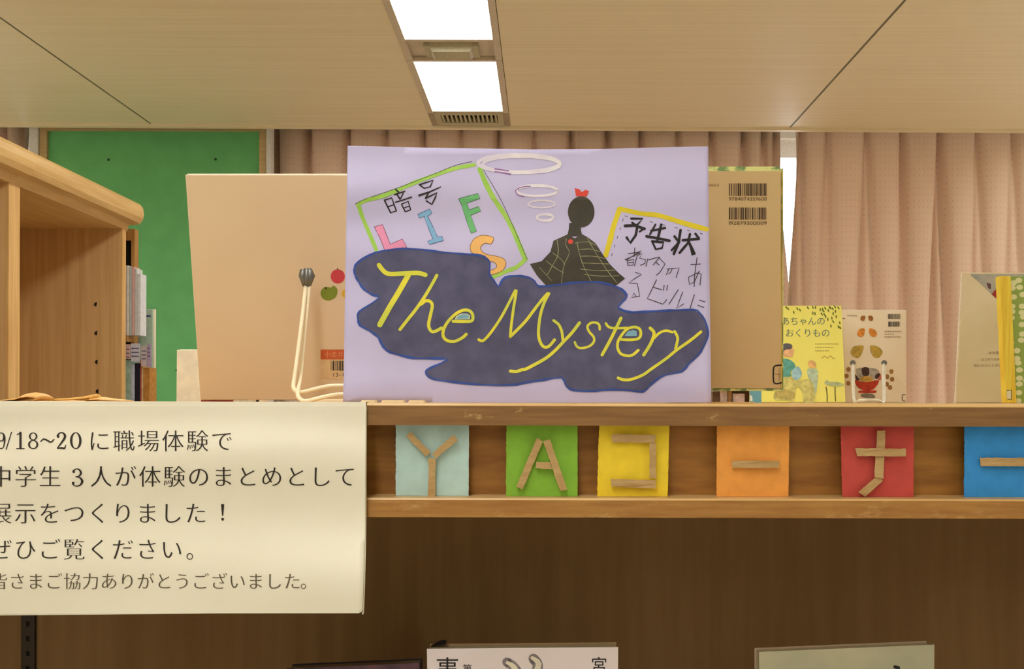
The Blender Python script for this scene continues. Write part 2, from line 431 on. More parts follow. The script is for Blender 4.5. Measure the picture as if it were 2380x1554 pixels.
# curtains
def curtain_mat():
    m, t, b = base_mat('pink dotted curtain', 0.85, 0.1)
    tc = t.nodes.new('ShaderNodeTexCoord'); uv = tc.outputs['UV']
    vm = t.nodes.new('ShaderNodeVectorMath'); vm.operation = 'FRACTION'; sc_ = t.nodes.new('ShaderNodeVectorMath'); sc_.operation = 'MULTIPLY'
    sc_.inputs[1].default_value = (1 / .022, 1 / .03, 0); t.links.new(uv, sc_.inputs[0]); t.links.new(sc_.outputs[0], vm.inputs[0])
    ds = t.nodes.new('ShaderNodeVectorMath'); ds.operation = 'DISTANCE'; ds.inputs[1].default_value = (.5, .5, 0); t.links.new(vm.outputs[0], ds.inputs[0])
    mr = t.nodes.new('ShaderNodeMapRange'); mr.inputs['From Min'].default_value = .10; mr.inputs['From Max'].default_value = .17; mr.inputs['To Min'].default_value = 1; mr.inputs['To Max'].default_value = 0
    t.links.new(ds.outputs['Value'], mr.inputs['Value'])
    mx = t.nodes.new('ShaderNodeMix'); mx.data_type = 'RGBA'; mx.inputs['A'].default_value = lin((208, 192, 168)); mx.inputs['B'].default_value = lin((192, 166, 146))
    t.links.new(mr.outputs[0], mx.inputs['Factor']); t.links.new(mx.outputs['Result'], b.inputs['Base Color'])
    tr = t.nodes.new('ShaderNodeBsdfTranslucent'); tr.inputs[0].default_value = lin((248, 218, 198))
    ms = t.nodes.new('ShaderNodeMixShader'); ms.inputs[0].default_value = .25
    out = t.nodes['Material Output']; t.links.new(b.outputs[0], ms.inputs[1]); t.links.new(tr.outputs[0], ms.inputs[2]); t.links.new(ms.outputs[0], out.inputs[0])
    return m
M['curtain'] = curtain_mat()
def curtain(label, pleats, xl, xr, Yb, zbot, seed):
    """pleats: px positions of the pinch pleats; xl/xr: edge px as functions of py"""
    r = random.Random(seed); rows = [(z, ) for z in ()]
    ztop = HC + .09; NZ = 36
    pl = [(p, r.uniform(-26, 26), r.uniform(.5, 1.4), r.uniform(-14, 14), r.uniform(6, 26)) for p in pleats]
    pxa, pxb = xl(300), xr(300); NX = int((pxb - pxa) / 2.2) + 2
    V = []; UV = []
    for i in range(NZ + 1):
        z = ztop + (zbot - ztop) * i / NZ
        py = HY - (z - EYE) / Yb * F; t = (py - 290) / 640; tt_ = max(t, 0)
        a, b = xl(py), xr(py)
        for k in range(NX + 1):
            px = a + (b - a) * k / NX
            d = 0
            for (p, lean, g, lean2, sp) in pl:
                c1 = p - sp * tt_ * 1.3 + lean * tt_ * .6; c2 = p + sp * tt_ * 1.1 + lean2 * tt_
                w = 6 + 7 * tt_
                e1, e2 = abs(px - c1) / w, abs(px - c2) / (w * .9)
                near = math.exp(-((c1 - c2) / 14) ** 2)
                d += .085 * g * (math.exp(-e1 ** 1.4) + .8 * math.exp(-e2 ** 1.4)) * (1 - .35 * min(tt_, 1)) / (1 + .8 * near)
                d += .022 * math.exp(-((px - (c1 + c2) / 2) / 26) ** 2)
            V.append((XW(px, Yb), Yb - SLOPE * (XW(px, Yb) + 2) - .045 + d, z)); UV.append((px * .0022 , z))
    Fc = [(i * (NX + 1) + k, i * (NX + 1) + k + 1, (i + 1) * (NX + 1) + k + 1, (i + 1) * (NX + 1) + k) for i in range(NZ) for k in range(NX)]
    o = obj('curtain', V, Fc, M['curtain'], None, True)
    uvl = o.data.uv_layers.new(name='UVMap')
    for lp in o.data.loops: uvl.data[lp.index].uv = UV[lp.vertex_index]
    tag(o, label, 'curtain', 'pink curtains along the window wall')
    md = o.modifiers.new('thickness', 'SOLIDIFY'); md.thickness = .0012
    return o
def interp(tab):
    def f(py):
        if py <= tab[0][0]: return tab[0][1]
        for (a, x), (b, y) in zip(tab, tab[1:]):
            if py <= b: return x + (y - x) * (py - a) / (b - a)
        return tab[-1][1]
    return f
CY = 4.32
curtain('pink curtain at the far left, left of the green board', [-330, -245, -160, -75, 10, 52], lambda y: -400, lambda y: 63, CY, .25, 1)
curtain('dotted pink pleated curtain behind the lavender poster, from green board to bright gap',
        [640, 715, 806, 894, 982, 1070, 1156, 1240, 1325, 1410, 1490, 1575, 1655, 1731, 1777, 1806],
        lambda y: 631, interp([(300, 1815), (460, 1816), (540, 1822), (655, 1832), (800, 1846), (1500, 1850)]), CY + .05, .25, 2)
curtain('dotted pink pleated curtain right of the bright gap', [1866, 1927, 2018, 2102, 2191, 2278, 2362, 2450, 2535],
        interp([(300, 1848), (400, 1854), (460, 1850), (560, 1842), (655, 1833), (800, 1826), (1500, 1824)]), lambda y: 2640, CY - .035, .25, 3)

# green board and its frame, poles
GY = 4.22
t = thing('notice_board', 'tall green pin board in a pale wooden frame left of the curtains', 'board', (XW(355, GY), GY, .8))
def gb_box(name, pxa, pxb, pya, pyb, ya, yb, mat, bottom=None):
    xa, xb = XW(pxa, GY), XW(pxb, GY); z1 = ZW(pya, GY); z0 = ZW(pyb, GY) if bottom is None else bottom
    return box(name, xa, xb, ya, yb, z0, z1, mat, t)
box('green_panel', XW(106, GY), XW(602, GY), GY + .016, GY + .03, .86, ZW(303, GY), M['green'], t)
gb_box('frame_rail', 90, 617, 289, 305, GY, GY + .04, M['frame_w'])
gb_box('frame_stile', 90, 107, 305, 0, GY, GY + .04, M['frame_w'], .80)
gb_box('frame_stile', 601, 617, 305, 0, GY, GY + .04, M['frame_w'], .80)
box('frame_rail', XW(90, GY), XW(617, GY), GY, GY + .04, .80, .86, M['frame_w'], t)
M['pin'] = flat('dark green pin hole', (40, 82, 50))
for px, py in ((252, 371), (501, 370), (411, 860)):
    v, f = tube_vf([P(px, py, GY + .012), P(px, py, GY + .02)], .006, 8); obj('pin', v, f, M['pin'], t)
for n, (pa, pb) in enumerate(((68, 89), (618, 629))):
    o = box(f'trim_{n+2}', XW(pa, GY), XW(pb, GY), GY - .01, GY + .05, .25, ZW(290, GY), M['alu'], None, .006); struct(o)
    v, f = tube_vf([P(pb - 6, 296, GY - .016), P(pb - 6, 292, GY - .016)], .010, 10)

# ------------------------------------------------------------------ left bookcases
XF, XCN = -1.39, -1.333
def bookcase(label, ya, yb, near):
    t = thing('bookcase', label, 'bookcase', (XF - .18, (ya + yb) / 2, 0), 'light wood bookcases standing side by side at the left')
    zt = EYE + .563; XB = XF - .37
    box('side_panel', XB, XF - .004, ya, ya + .024, 0, zt, M['panelwood'], t)
    box('side_panel', XB, XF - .004, yb - .026, yb, 0, zt, M['panelwood'], t)
    box('edge_strip', XF - .004, XF, ya, ya + .024, 0, zt, M['lightwood_v'], t)
    box('edge_strip', XF - .004, XF, yb - .026, yb, 0, zt, M['lightwood_v'], t)
    box('back_panel', XB - .012, XB, ya, yb, 0, zt, M['panelwood'], t)
    for z in (.06, .42, .80, 1.18): box('shelf', XB, XF - .01, ya + .024, yb - .026, z, z + .022, M['panelwood'], t)
    # moulded top: profile extruded along Y, with a rounded far end
    zb, zc = zt, zt + .022
    prof = [(XB - .02, zb), (XF, zb), (XF + .006, zb + .018), (XF + .012, zc), (XCN - .014, zc + .002), (XCN - .004, zc + .016), (XCN, zc + .034), (XCN - .003, zc + .052), (XCN - .012, zc + .064), (XCN - .026, zc + .069), (XB - .02, zc + .069)]
    ends = [(ya, 0), (yb + (.0 if near else .03), 0)]
    if not near: ends = [(ya, 0), (yb + .005, 0), (yb + .025, .008), (yb + .036, .022)]
    V = []; n = len(prof)
    for y, s in ends:
        for x, z in prof: V.append((x - s * (1 if x > XF - .05 else 0), y, z))
    Fc = [(i * n + k, i * n + (k + 1) % n, (i + 1) * n + (k + 1) % n, (i + 1) * n + k) for i in range(len(ends) - 1) for k in range(n)]
    Fc += [tuple(range(n))[::-1], tuple((len(ends) - 1) * n + k for k in range(n))]
    obj('moulded_top', V, Fc, M['lightwood'], t)
    if not near:
        for py, px in ((707, 224), (774, 225), (841, 226), (909, 228)):
            v, f = tube_vf([P(px, py, yb - .0265), P(px, py, yb - .024)], .0070, 12); obj('peg_hole', v, f, M['dark'], t)
    return t
bookcase('light wood bookcase nearer to us, cut by the left edge of the photo', 1.72, 2.373, True)
bookcase('light wood bookcase with rounded moulded top and four peg holes in its end panel', 2.373, 3.006, False)

# rack behind the bookcase, with books facing us
def slab(name, px0, px1, py0, py1, Y, d, mat, parent=None, bev=.0):
    """box whose front face covers the given span"""
    return box(name, XW(px0, Y), XW(px1, Y), Y, Y + d, ZW(py1, Y), ZW(py0, Y), mat, parent, bev)
t = thing('book_rack', 'narrow wooden rack with dark recess behind the end of the bookcase', 'shelf', (XW(250, 3.2), 3.3, 0))
M['rackwood'] = mottled('rack wood', (190, 146, 84), (170, 124, 66), (60, 60, 4), .5)
RY = 3.12
box('side_panel', XW(304, RY), XW(312, RY), RY, RY + .03, 0, ZW(534, RY), M['rackwood'], t)
box('top_board', XW(190, RY), XW(304, RY), RY, RY + .03, ZW(560, RY), ZW(534, RY), M['rackwood'], t)
box('back_panel', XW(190, RY), XW(304, RY), RY + .02, RY + .03, 0, ZW(560, RY), M['dark'], t)  # shade of the recess put into the panel's colour
box('shelf', XW(190, RY), XW(313, RY), RY - .06, RY - .001, ZW(798, RY), ZW(784, RY), M['rackwood'], t)
box('shelf', XW(190, RY - .02), XW(350, RY), RY - .07, RY + .03, ZW(965, RY), ZW(942, RY), M['rackwood'], t)
spine_cols = [(236, 216, 206), (240, 238, 232), (198, 208, 200), (232, 184, 178), (214, 220, 214), (226, 230, 232)]
desc = ['pale pink', 'white', 'grey-green', 'rose', 'pale grey', 'tall white']
for k, (a, b3, top) in enumerate(((285, 293, 619), (293, 300, 619), (300, 306, 621), (306, 313, 622), (313, 318, 626), (318, 327, 638))):
    y = RY - .05
    o = box('thin_book', XW(a, y), XW(b3 - .6, y), y, y + .045, ZW(784, RY) + .0004, ZW(top, y), flat(f'spine {k}', spine_cols[k]), None, .0015)
    tag(o, f'thin {desc[k]} book spine on the upper level behind the bookcase end', 'book', 'thin books on the rack behind the bookcase')
tm = thing('picture_book', 'pale green face-out picture book with a cream edge behind the bookcase', 'book', (XW(335, 3.17), 3.17, ZW(882, 3.17)))
box('cover', XW(300, 3.16), XW(354, 3.16), 3.16, 3.165, ZW(877, 3.16), ZW(721, 3.16), flat('pale green cover', (178, 206, 186)), tm)
box('page_block', XW(301, 3.16), XW(357, 3.16), 3.165, 3.178, ZW(879, 3.16), ZW(720, 3.16), M['page'], tm)
mp_ = plane_map((0, 3.16, 0), (0, 1, 0))
Ink().rect(326, 732, 350, 736).build('title_band', flat('blue band', (70, 76, 130)), tm, mp_, .0006)
low = [(290, 304, 838, (176, 206, 186), 'pale green'), (304, 313, 848, (192, 200, 210), 'grey'), (313, 326, 846, (30, 26, 44), 'black'), (326, 329, 838, (222, 120, 96), 'red'),
       (329, 333, 820, (226, 196, 140), 'cream'), (333, 348, 856, (196, 140, 66), 'ochre')]
for k, (a, b3, top, c, nm) in enumerate(low):
    o = slab('book', a, b3 - .4, top, 941.5, RY - .06, .055, mottled(f'low spine {k}', c, tuple(x * .86 for x in c), (90, 90, 60)), None, .0015)
    tag(o, f'{nm} book spine in the low row behind the bookcase end', 'book', 'books in the low row behind the bookcase')
for k, (a, b3, y0, y1, c) in enumerate(((292, 302, 802, 836, (226, 190, 182)), (304, 324, 800, 842, (206, 204, 214)), (328, 341, 806, 853, (200, 186, 190)), (342, 350, 800, 855, (176, 160, 190)))):
    o = slab('shelf_sign', a, b3, y0, y1, RY - .068, .006, flat(f'sign card {k}', c))
    ink = Ink()
    for j in range(3): ink.rect(a + 1.5, y0 + 8 + j * 9, b3 - 1.5, y0 + 11 + j * 9)
    ink.build('print_lines', flat(f'sign print {k}', (110, 108, 140)), o, plane_map((0, RY - .068, 0), (0, 1, 0)), .0005)
    tag(o, ['small pink', 'wider pale blue-grey', 'beige grey', 'small lilac'][k] + ' printed label card above the low books behind the bookcase', 'label', 'printed label cards behind the bookcase')

# ------------------------------------------------------------------ the display shelf
SH = thing('display_bookshelf', 'long brown wooden display bookshelf with worn rails across the photo', 'bookshelf', (0, 1.2, 0))
ZT = EYE - .0030
SXL, SXR = -1.02, .98
YB = 1.36
def zr(py): return ZW(py, 1.0)
box('top_board', SXL, SXR, 1.004, YB, ZT - .022, ZT, M['topwood'], SH)
# front nosing, its lit edge put into the pale wood colour, worn brown rail below it
def extr(name, prof, mat, parent, xa=SXL, xb=SXR):
    n = len(prof); V = [(x, y, z) for x in (xa, xb) for y, z in prof]
    Fc = [(k, (k + 1) % n, n + (k + 1) % n, n + k) for k in range(n)] + [tuple(range(n)), tuple(range(n, 2 * n))[::-1]]
    o = obj(name, V, Fc, mat, parent)
    bm = bmesh.new(); bm.from_mesh(o.data); bmesh.ops.recalc_face_normals(bm, faces=bm.faces[:]); bm.to_mesh(o.data); bm.free(); return o
extr('nosing', [(1.004, ZT), (1.0015, ZT - .0006), (.9995, ZT - .0026), (.9995, ZT - .0036), (1.004, ZT - .0036)], M['topwood'], SH)
extr('upper_rail', [(1.0, ZT - .0036), (1.0, zr(988.5)), (1.0175, zr(988.5)), (1.0175, ZT - .0036)], M['rail'], SH)
box('fascia_panel', SXL, SXR, 1.042, 1.054, ZW(1200, 1.04), ZT - .022, M['fascia'], SH)
zl = zr(1157.5)
extr('lower_rail', [(.9995, zl - .002), (.9995, zr(1202)), (1.042, zr(1202)), (1.042, zl)], M['rail_low'], SH)
extr('rail_edge', [(.9995, zl - .002), (1.0008, zl), (1.042, zl + .0002), (1.042, zl - .0005), (1.0008, zl - .002)], M['topwood'], SH)  # lit ledge of the rail, brightness put into the pale wood colour
box('back_panel', SXL, SXR, YB - .012, YB, 0, ZT - .022, M['back'], SH)
box('side_panel', SXL - .022, SXL, 1.0, YB, 0, ZT, M['back'], SH)
box('side_panel', SXR, SXR + .022, 1.0, YB, 0, ZT, M['back'], SH)
ZS = EYE - .56
for z in (ZS, ZS - .36, .06): box('shelf', SXL, SXR, 1.012, YB - .012, z - .022, z, M['back'], SH)
sx = XW(64, YB - .02)
box('shelf_standard', sx - .010, sx + .010, YB - .018, YB - .0125, .1, ZT - .03, flat('dark metal strip', (62, 52, 40), .5), SH)
for k in range(12):
    z = ZW(1440, YB) - k * .022; box('slot', sx - .0022, sx + .0022, YB - .0185, YB - .0178, z - .007, z, M['dark'], SH)

# letter cards
def quad_strip(q):  # px quad -> convex ordering assumed
    return q
def card(label, x0t, x1t, x0b, x1b, col, strips, depth=1.021):
    p = [P(x0b, 1156.0, depth), P(x1b, 1156.0, depth), P(x1t, 985, depth), P(x0t, 985, depth)]
    zt_ = zl + .0003
    p[0].z = zt_; p[1].z = zt_
    t = thing('letter_card', label, 'card', ((p[0].x + p[1].x) / 2, depth, zt_), 'coloured letter cards in the shelf rail')
    # rough cut side edges
    r = random.Random(int(x0t)); L = []; Rr = []
    N = 30
    for i in range(N + 1):
        s = i / N
        L.append(p[0].lerp(p[3], s) + Vector((r.uniform(-.0004, .0004) if 0 < i else 0, 0, 0)))
        Rr.append(p[1].lerp(p[2], s) + Vector((r.uniform(-.0002, .0002), 0, 0)))
    V = []
    for dy in (0, .0012):
        V += [v + Vector((0, dy, 0)) for v in L] + [v + Vector((0, dy, 0)) for v in Rr]
    n = N + 1; Fc = []
    for i in range(N):
        Fc += [(i, n + i, n + i + 1, i + 1), (2 * n + i, 2 * n + i + 1, 3 * n + i + 1, 3 * n + i), (i, i + 1, 2 * n + i + 1, 2 * n + i), (n + i + 1, n + i, 3 * n + i, 3 * n + i + 1)]
    Fc += [(0, 2 * n, 3 * n, n), (N, n + N, 3 * n + N, 2 * n + N)]
    obj('card_sheet', V, Fc, mottled('card ' + label[:12], col, tuple(c * .95 for c in col), (60, 60, 60), .8, .15, .03), t)
    for k, q in enumerate(strips):
        lift = .004 + .0022 * (k % 2); th = .0035
        # subdivide the two long edges for ragged outlines
        pts = []
        for i in range(4):
            a, b_ = Vector((*q[i], 0)), Vector((*q[(i + 1) % 4], 0)); m = max(1, int((b_ - a).length / 7))
            for j in range(m):
                v = a.lerp(b_, j / m)
                if j: v += Vector((r.uniform(-.7, .7), r.uniform(-.7, .7), 0))
                pts.append((v.x, v.y))
        n2 = len(pts)
        f0 = depth - lift - th; 
        def bend(x, y): return .0012 * math.sin((x + y) / 23 + k)
        V = [P(x, y, f0 + bend(x, y)) for x, y in pts] + [P(x, y, f0 + th + bend(x, y)) for x, y in pts]
        c = [sum(v[0] for v in pts) / n2, sum(v[1] for v in pts) / n2]
        tri = geometry.tessellate_polygon([[Vector((a, b_, 0)) for a, b_ in pts]])
        Fc = [tuple(x) for x in tri] + [tuple(n2 + i for i in x[::-1]) for x in tri] + [(i, (i + 1) % n2, n2 + (i + 1) % n2, n2 + i) for i in range(n2)]
        o = obj('cardboard_strip', V, Fc, M['card'], t)
        bm = bmesh.new(); bm.from_mesh(o.data); bmesh.ops.recalc_face_normals(bm, faces=bm.faces[:]); bm.to_mesh(o.data); bm.free()
        ctr = P(c[0], c[1], depth - lift); 
        tb, fb = box_vf(ctr.x - .002, ctr.x + .002, depth - lift - .0005, depth, ctr.z - .002, ctr.z + .002)
        obj('foam_pad', tb, fb, M['card'], t)
S = 4.667
Y_ = lambda pts: T(850, 930, S, pts); K_ = lambda pts: T(1360, 930, S, pts); N_ = lambda pts: T(1870, 930, S, pts)
card('pale aqua card with a cardboard letter Y', 919.8, 1090, 919.8, 1089, (192, 224, 220),
     [Y_([(485, 340), (705, 560), (655, 607), (435, 388)]), Y_([(955, 370), (1000, 430), (762, 632), (718, 580)]), Y_([(682, 625), (758, 628), (755, 1045), (676, 1045)])])
card('bright green card with a cardboard letter A', 1177, 1342.4, 1176, 1342.4, (142, 196, 70),
     [Y_([(1860, 402), (1920, 448), (1702, 968), (1632, 935)]), Y_([(1925, 440), (2000, 422), (2185, 970), (2108, 980)]), Y_([(1848, 665), (2005, 672), (2028, 750), (1845, 735)])])
card('yellow card with a cardboard squared-off kana, open at the left', 1392.6, 1556, 1387.9, 1551.8, (250, 220, 62),
     [K_([(285, 365), (768, 375), (755, 460), (290, 455)]), K_([(697, 466), (770, 462), (768, 850), (697, 840)]), K_([(275, 850), (700, 862), (770, 866), (765, 955), (285, 935)][0:1] + [(768, 866), (765, 955), (285, 935)])])
card('orange card with a single short cardboard bar', 1666.4, 1834.6, 1665.5, 1832.5, (248, 172, 84),
     [K_([(1590, 655), (2110, 655), (2102, 732), (1592, 730)])])
card('brick red card with a cardboard cross-shaped kana with bent foot', 1953.6, 2124, 1957.8, 2123, (206, 86, 78),
     [N_([(788, 328), (878, 325), (857, 850), (757, 830)]), N_([(548, 520), (1100, 522), (1100, 608), (570, 605)]), N_([(800, 810), (850, 870), (660, 1045), (583, 995)])])
card('blue card with a cardboard bar, cut by the right edge of the photo', 2242, 2412, 2241, 2410, (66, 156, 232),
     [N_([(1900, 622), (2440, 622), (2440, 715), (1910, 712)])])

# ------------------------------------------------------------------ sheets
def sheet(name, label, cat, outline, yf, mat, grid, thick=.0004, loc=None, sm=0):
    ink = Ink().fill(outline, grid, sm)
    n = len(ink.v)
    base = thing(name, label, cat, loc)
    V = [P(a, b_, yf(a, b_)) for a, b_ in ink.v] + [P(a, b_, yf(a, b_) + thick) for a, b_ in ink.v]
    edges = {}
    for f in ink.f:
        for i in range(len(f)):
            e = (f[i], f[(i + 1) % len(f)]); edges[tuple(sorted(e))] = edges.get(tuple(sorted(e)), []) + [e]
    Fc = [f for f in ink.f] + [tuple(n + i for i in f[::-1]) for f in ink.f] + [(e[0][1], e[0][0], n + e[0][0], n + e[0][1]) for e in edges.values() if len(e) == 1]
    o = obj('paper_sheet', V, Fc, mat, base, True)
    bm = bmesh.new(); bm.from_mesh(o.data); bmesh.ops.recalc_face_normals(bm, faces=bm.faces[:]); bm.to_mesh(o.data); bm.free()
    return base
# lavender poster
def crease(y, y0, w, a): return a * math.exp(-((y - y0) / w) ** 2)
def poster_y(x, y):
    edge = .35 + .65 * math.exp(-(x - 800) / 230) + .25 * math.exp(-(1650 - x) / 120)
    w = .0024 * math.sin((y - 340) / 24.0 + .5) * (.7 + .5 * math.sin((y - 300) / 90)) * edge * 1.1 + .0012 * math.sin((y + x * .25) / 55)
    w += crease(y, 458 + .01 * (x - 800), 5, -.0007) + .003 * math.sin((x - 800) / 850 * math.pi)
    return 1.050 + (935 - y) / 600 * .012 + w
M['lav'] = mottled('lavender paper', (203, 197, 236), (196, 190, 229), (9, 9, 9), .5, .3)
PO = sheet('poster', 'lavender hand-drawn mystery poster standing on the shelf', 'poster',
           [(808, 338.5), (900, 341), (1020, 343.5), (1240, 347), (1400, 346), (1560, 341.5), (1646, 340), (1649, 640), (1653.5, 935), (1300, 936), (1000, 935), (797, 933), (799, 870), (803, 600)], poster_y, M['lav'], 18, .0004, (0, 1.05, ZT))
pm = depth_map(poster_y)
Z3 = lambda p: T(800, 330, 4.441, p); Z4 = lambda p: T(1220, 330, 3.884, p); Z5 = lambda p: T(800, 560, 4.089, p); Z6 = lambda p: T(1220, 600, 4.57, p)
wc = lambda n, a, b_: mottled(n, a, b_, (45, 45, 45), .6, .3, 0, 5)
M['limegreen'] = wc('green marker', (170, 214, 96), (150, 200, 80)); M['ymarker'] = wc('yellow marker', (226, 208, 46), (216, 196, 40))
ink = Ink()
ink.stroke(Z3([(1340, 235), (1150, 270), (980, 325), (760, 405), (560, 490), (400, 555), (230, 600), (140, 645)]), 9.5, jitter=.12)
ink.stroke(Z3([(145, 645), (190, 780), (250, 920), (330, 1110)]), 9.5, jitter=.12)
ink.stroke(Z3([(1400, 280), (1450, 400), (1530, 560), (1650, 740), (1740, 900), (1820, 1090), (1870, 1210)]), 11, jitter=.15)
ink.stroke(Z3([(1870, 1210), (1780, 1290), (1680, 1330), (1540, 1390)]), 9, jitter=.12)
ink.build('green_frame', M['limegreen'], PO, pm, .0003)
ink = Ink().stroke(Z3([(110, 640), (230, 585), (560, 470), (900, 340), (1150, 240), (1320, 200)]), 1.2).stroke(Z3([(1440, 290), (1620, 600), (1760, 910), (1890, 1210)]), 1.2)
ink.build('pencil_outline', M['pencil'], PO, pm, .0004)
Ink().stroke(Z4([(1640, 786), (1500, 750), (1350, 705), (1200, 660), (1050, 645), (870, 605)]), 11.5, jitter=.1).stroke(Z4([(855, 605), (800, 760), (770, 880), (730, 1020)]), 12, jitter=.1).build('yellow_frame', M['ymarker'], PO, pm, .0003)
ink = Ink()
for k in range(7): x, y = 900 + k * 113, 665 + k * 26; ink.stroke(Z4([(x, y), (x + 28, y + 8)]), 1.4, 0)
for k in range(5): x, y = 888 - k * 25, 690 + k * 78; ink.stroke(Z4([(x, y), (x - 6, y + 26)]), 1.4, 0)
ink.build('dash_marks', M['pencil'], PO, pm, .0004)
# letters L I F S
def letter(name, outline, col, oc, sm=0):
    Ink().fill(Z3(outline), 0, sm).build(name, wc(name, col, tuple(c * .96 for c in col)), PO, pm, .0004)
    p = Z3(outline)
    if sm: p = [(q.x, q.y) for q in catmull([(a, b_, 0) for a, b_ in p], sm, True)]
    Ink().stroke(p + [p[0]], 1.3, 0).build(name + '_outline', flat(name + ' line', oc), PO, pm, .0005)
letter('pink_letter', [(310, 875), (395, 850), (425, 925), (475, 1055), (600, 1000), (645, 1080), (560, 1135), (425, 1135), (370, 990)], (238, 152, 192), (120, 70, 96))
letter('blue_letter', [(760, 745), (885, 690), (905, 735), (860, 765), (905, 850), (965, 980), (1010, 970), (1025, 1015), (880, 1055), (860, 1025), (915, 1000), (870, 890), (825, 765), (775, 785)], (134, 184, 226), (60, 96, 140))
letter('green_letter', [(1180, 585), (1380, 530), (1400, 580), (1265, 630), (1290, 700), (1385, 665), (1410, 710), (1305, 755), (1365, 920), (1310, 940), (1260, 800), (1210, 640)], (116, 196, 128), (50, 110, 66))
letter('orange_letter', [(1440, 960), (1540, 985), (1515, 1050), (1460, 1042), (1415, 1070), (1410, 1110), (1460, 1155), (1560, 1175), (1640, 1200), (1670, 1250), (1640, 1320), (1580, 1352), (1510, 1365), (1500, 1330), (1560, 1305), (1575, 1270), (1540, 1235), (1505, 1230), (1480, 1200), (1390, 1180), (1320, 1140), (1300, 1080), (1330, 1010), (1380, 975)], (244, 190, 112), (150, 104, 60), 3)
ink = Ink()
for s_, w in (([(415, 600), (480, 730)], 3.2), ([(415, 600), (490, 575), (540, 715)], 3), ([(445, 668), (515, 645)], 2.4), ([(482, 728), (542, 708)], 2.6),
              ([(532, 490), (562, 518)], 3.5), ([(512, 545), (632, 505)], 3), ([(540, 530), (575, 588)], 3.5), ([(612, 520), (578, 590)], 2.6), ([(525, 622), (600, 600), (700, 565)], 3),
              ([(590, 640), (632, 722)], 2.8), ([(592, 640), (660, 612), (686, 700)], 2.8), ([(612, 682), (668, 660)], 2.2), ([(632, 718), (686, 698)], 2.4),
              ([(775, 440), (830, 478)], 3), ([(775, 440), (918, 393), (888, 460)], 3.4), ([(828, 476), (888, 460)], 2.4), ([(765, 552), (880, 515), (1000, 460)], [4.5, 3.5, 2]),
              ([(872, 522), (838, 580)], 3), ([(838, 580), (958, 522), (940, 570), (905, 642), (848, 608)], 3.4)):
    ink.stroke(Z3(s_), w, 0)
ink.build('code_lettering', M['ink'], PO, pm, .0005)
ink = Ink()
for s_, w in (([(960, 690), (1062, 692), (1012, 748)], 5.5), ([(968, 728), (1022, 762)], 5), ([(903, 756), (990, 752), (1080, 782)], 6.5), ([(1072, 782), (1035, 808)], 4), ([(1015, 760), (1000, 840), (952, 908), (920, 862)], 6.5),
              ([(1178, 745), (1130, 830)], 5), ([(1140, 800), (1265, 775)], 5.5), ([(1230, 745), (1195, 890)], 6), ([(1098, 850), (1200, 868), (1305, 890)], 6.5), ([(1148, 895), (1182, 968), (1238, 955), (1252, 905), (1150, 895)], 5.5),
              ([(1405, 795), (1388, 900), (1345, 1008)], 6.5), ([(1350, 850), (1378, 888)], 5.5), ([(1325, 975), (1395, 900)], 5), ([(1425, 885), (1570, 872)], 6), ([(1490, 830), (1472, 910), (1395, 1000)], 5.5), ([(1478, 895), (1505, 960), (1525, 1018)], [5, 8, 11]), ([(1540, 828), (1570, 868)], 6)):
    ink.stroke(Z4(s_), w, 0, jitter=.12)
ink.build('notice_heading', M['ink'], PO, pm, .0005)
ink = Ink()
for s_ in ([(930, 1008), (1040, 990)], [(992, 952), (985, 1035)], [(902, 1062), (1040, 1000)], [(1050, 980), (910, 1068)], [(925, 1068), (925, 1112), (975, 1110), (985, 1060), (925, 1068)], [(930, 1088), (978, 1086)], [(1012, 1030), (988, 1118)], [(1010, 1030), (1058, 1000), (1035, 1048), (1090, 1060), (1083, 1095), (1040, 1112)],
           [(1110, 1050), (1092, 1122)], [(1115, 1062), (1205, 1038), (1266, 1100), (1215, 1180), (1185, 1202)], [(1218, 1035), (1155, 1112)], [(1180, 1080), (1215, 1112)],
           [(1300, 1145), (1275, 1200), (1312, 1180), (1332, 1138)], [(1280, 1146), (1392, 1134), (1365, 1226)],
           [(1495, 1105), (1588, 1100)], [(1555, 1040), (1532, 1200), (1528, 1305)], [(1575, 1160), (1530, 1262), (1485, 1285), (1475, 1220), (1560, 1180), (1592, 1190), (1580, 1290)],
           [(995, 1175), (1052, 1192), (935, 1270), (1015, 1275), (1036, 1390), (962, 1402), (985, 1362), (1005, 1395)],
           [(1190, 1240), (1105, 1412), (1245, 1462), (1282, 1420)], [(1150, 1308), (1238, 1332)], [(1258, 1290), (1250, 1340)], [(1288, 1288), (1280, 1340)],
           [(1385, 1330), (1298, 1465)], [(1425, 1350), (1368, 1502), (1435, 1458)], [(1530, 1375), (1490, 1502)], [(1572, 1425), (1628, 1442)], [(1560, 1472), (1618, 1492)]):
    ink.stroke(Z4(s_), 2.0, 0)
ink.build('handwriting', M['pencil'], PO, pm, .0005)
# smoke rings
ink = Ink(); ink.ellipse(1206, 379, 95, 20, 8).ellipse(1212, 382, 90, 19, 8).ellipse(1248, 443, 48, 12, 6).ellipse(1259, 474, 31, 8.5, 4).ellipse(1267, 505, 19, 7.5, 6)
ink.build('white_rings', wc('white crayon', (236, 232, 238), (222, 214, 232)), PO, pm, .0005)
Ink().stroke(Z3([(1550, 275), (1700, 298)]), 3, 0, jitter=.3).stroke(Z3([(1550, 303), (1640, 315), (1722, 333)]), 3, 0, jitter=.3).stroke(Z3([(1925, 455), (1830, 465), (1770, 500), (1800, 548), (1860, 560)]), 2.2).build('purple_scribble', wc('purple crayon', (140, 92, 164), (160, 120, 184)), PO, pm, .0006)
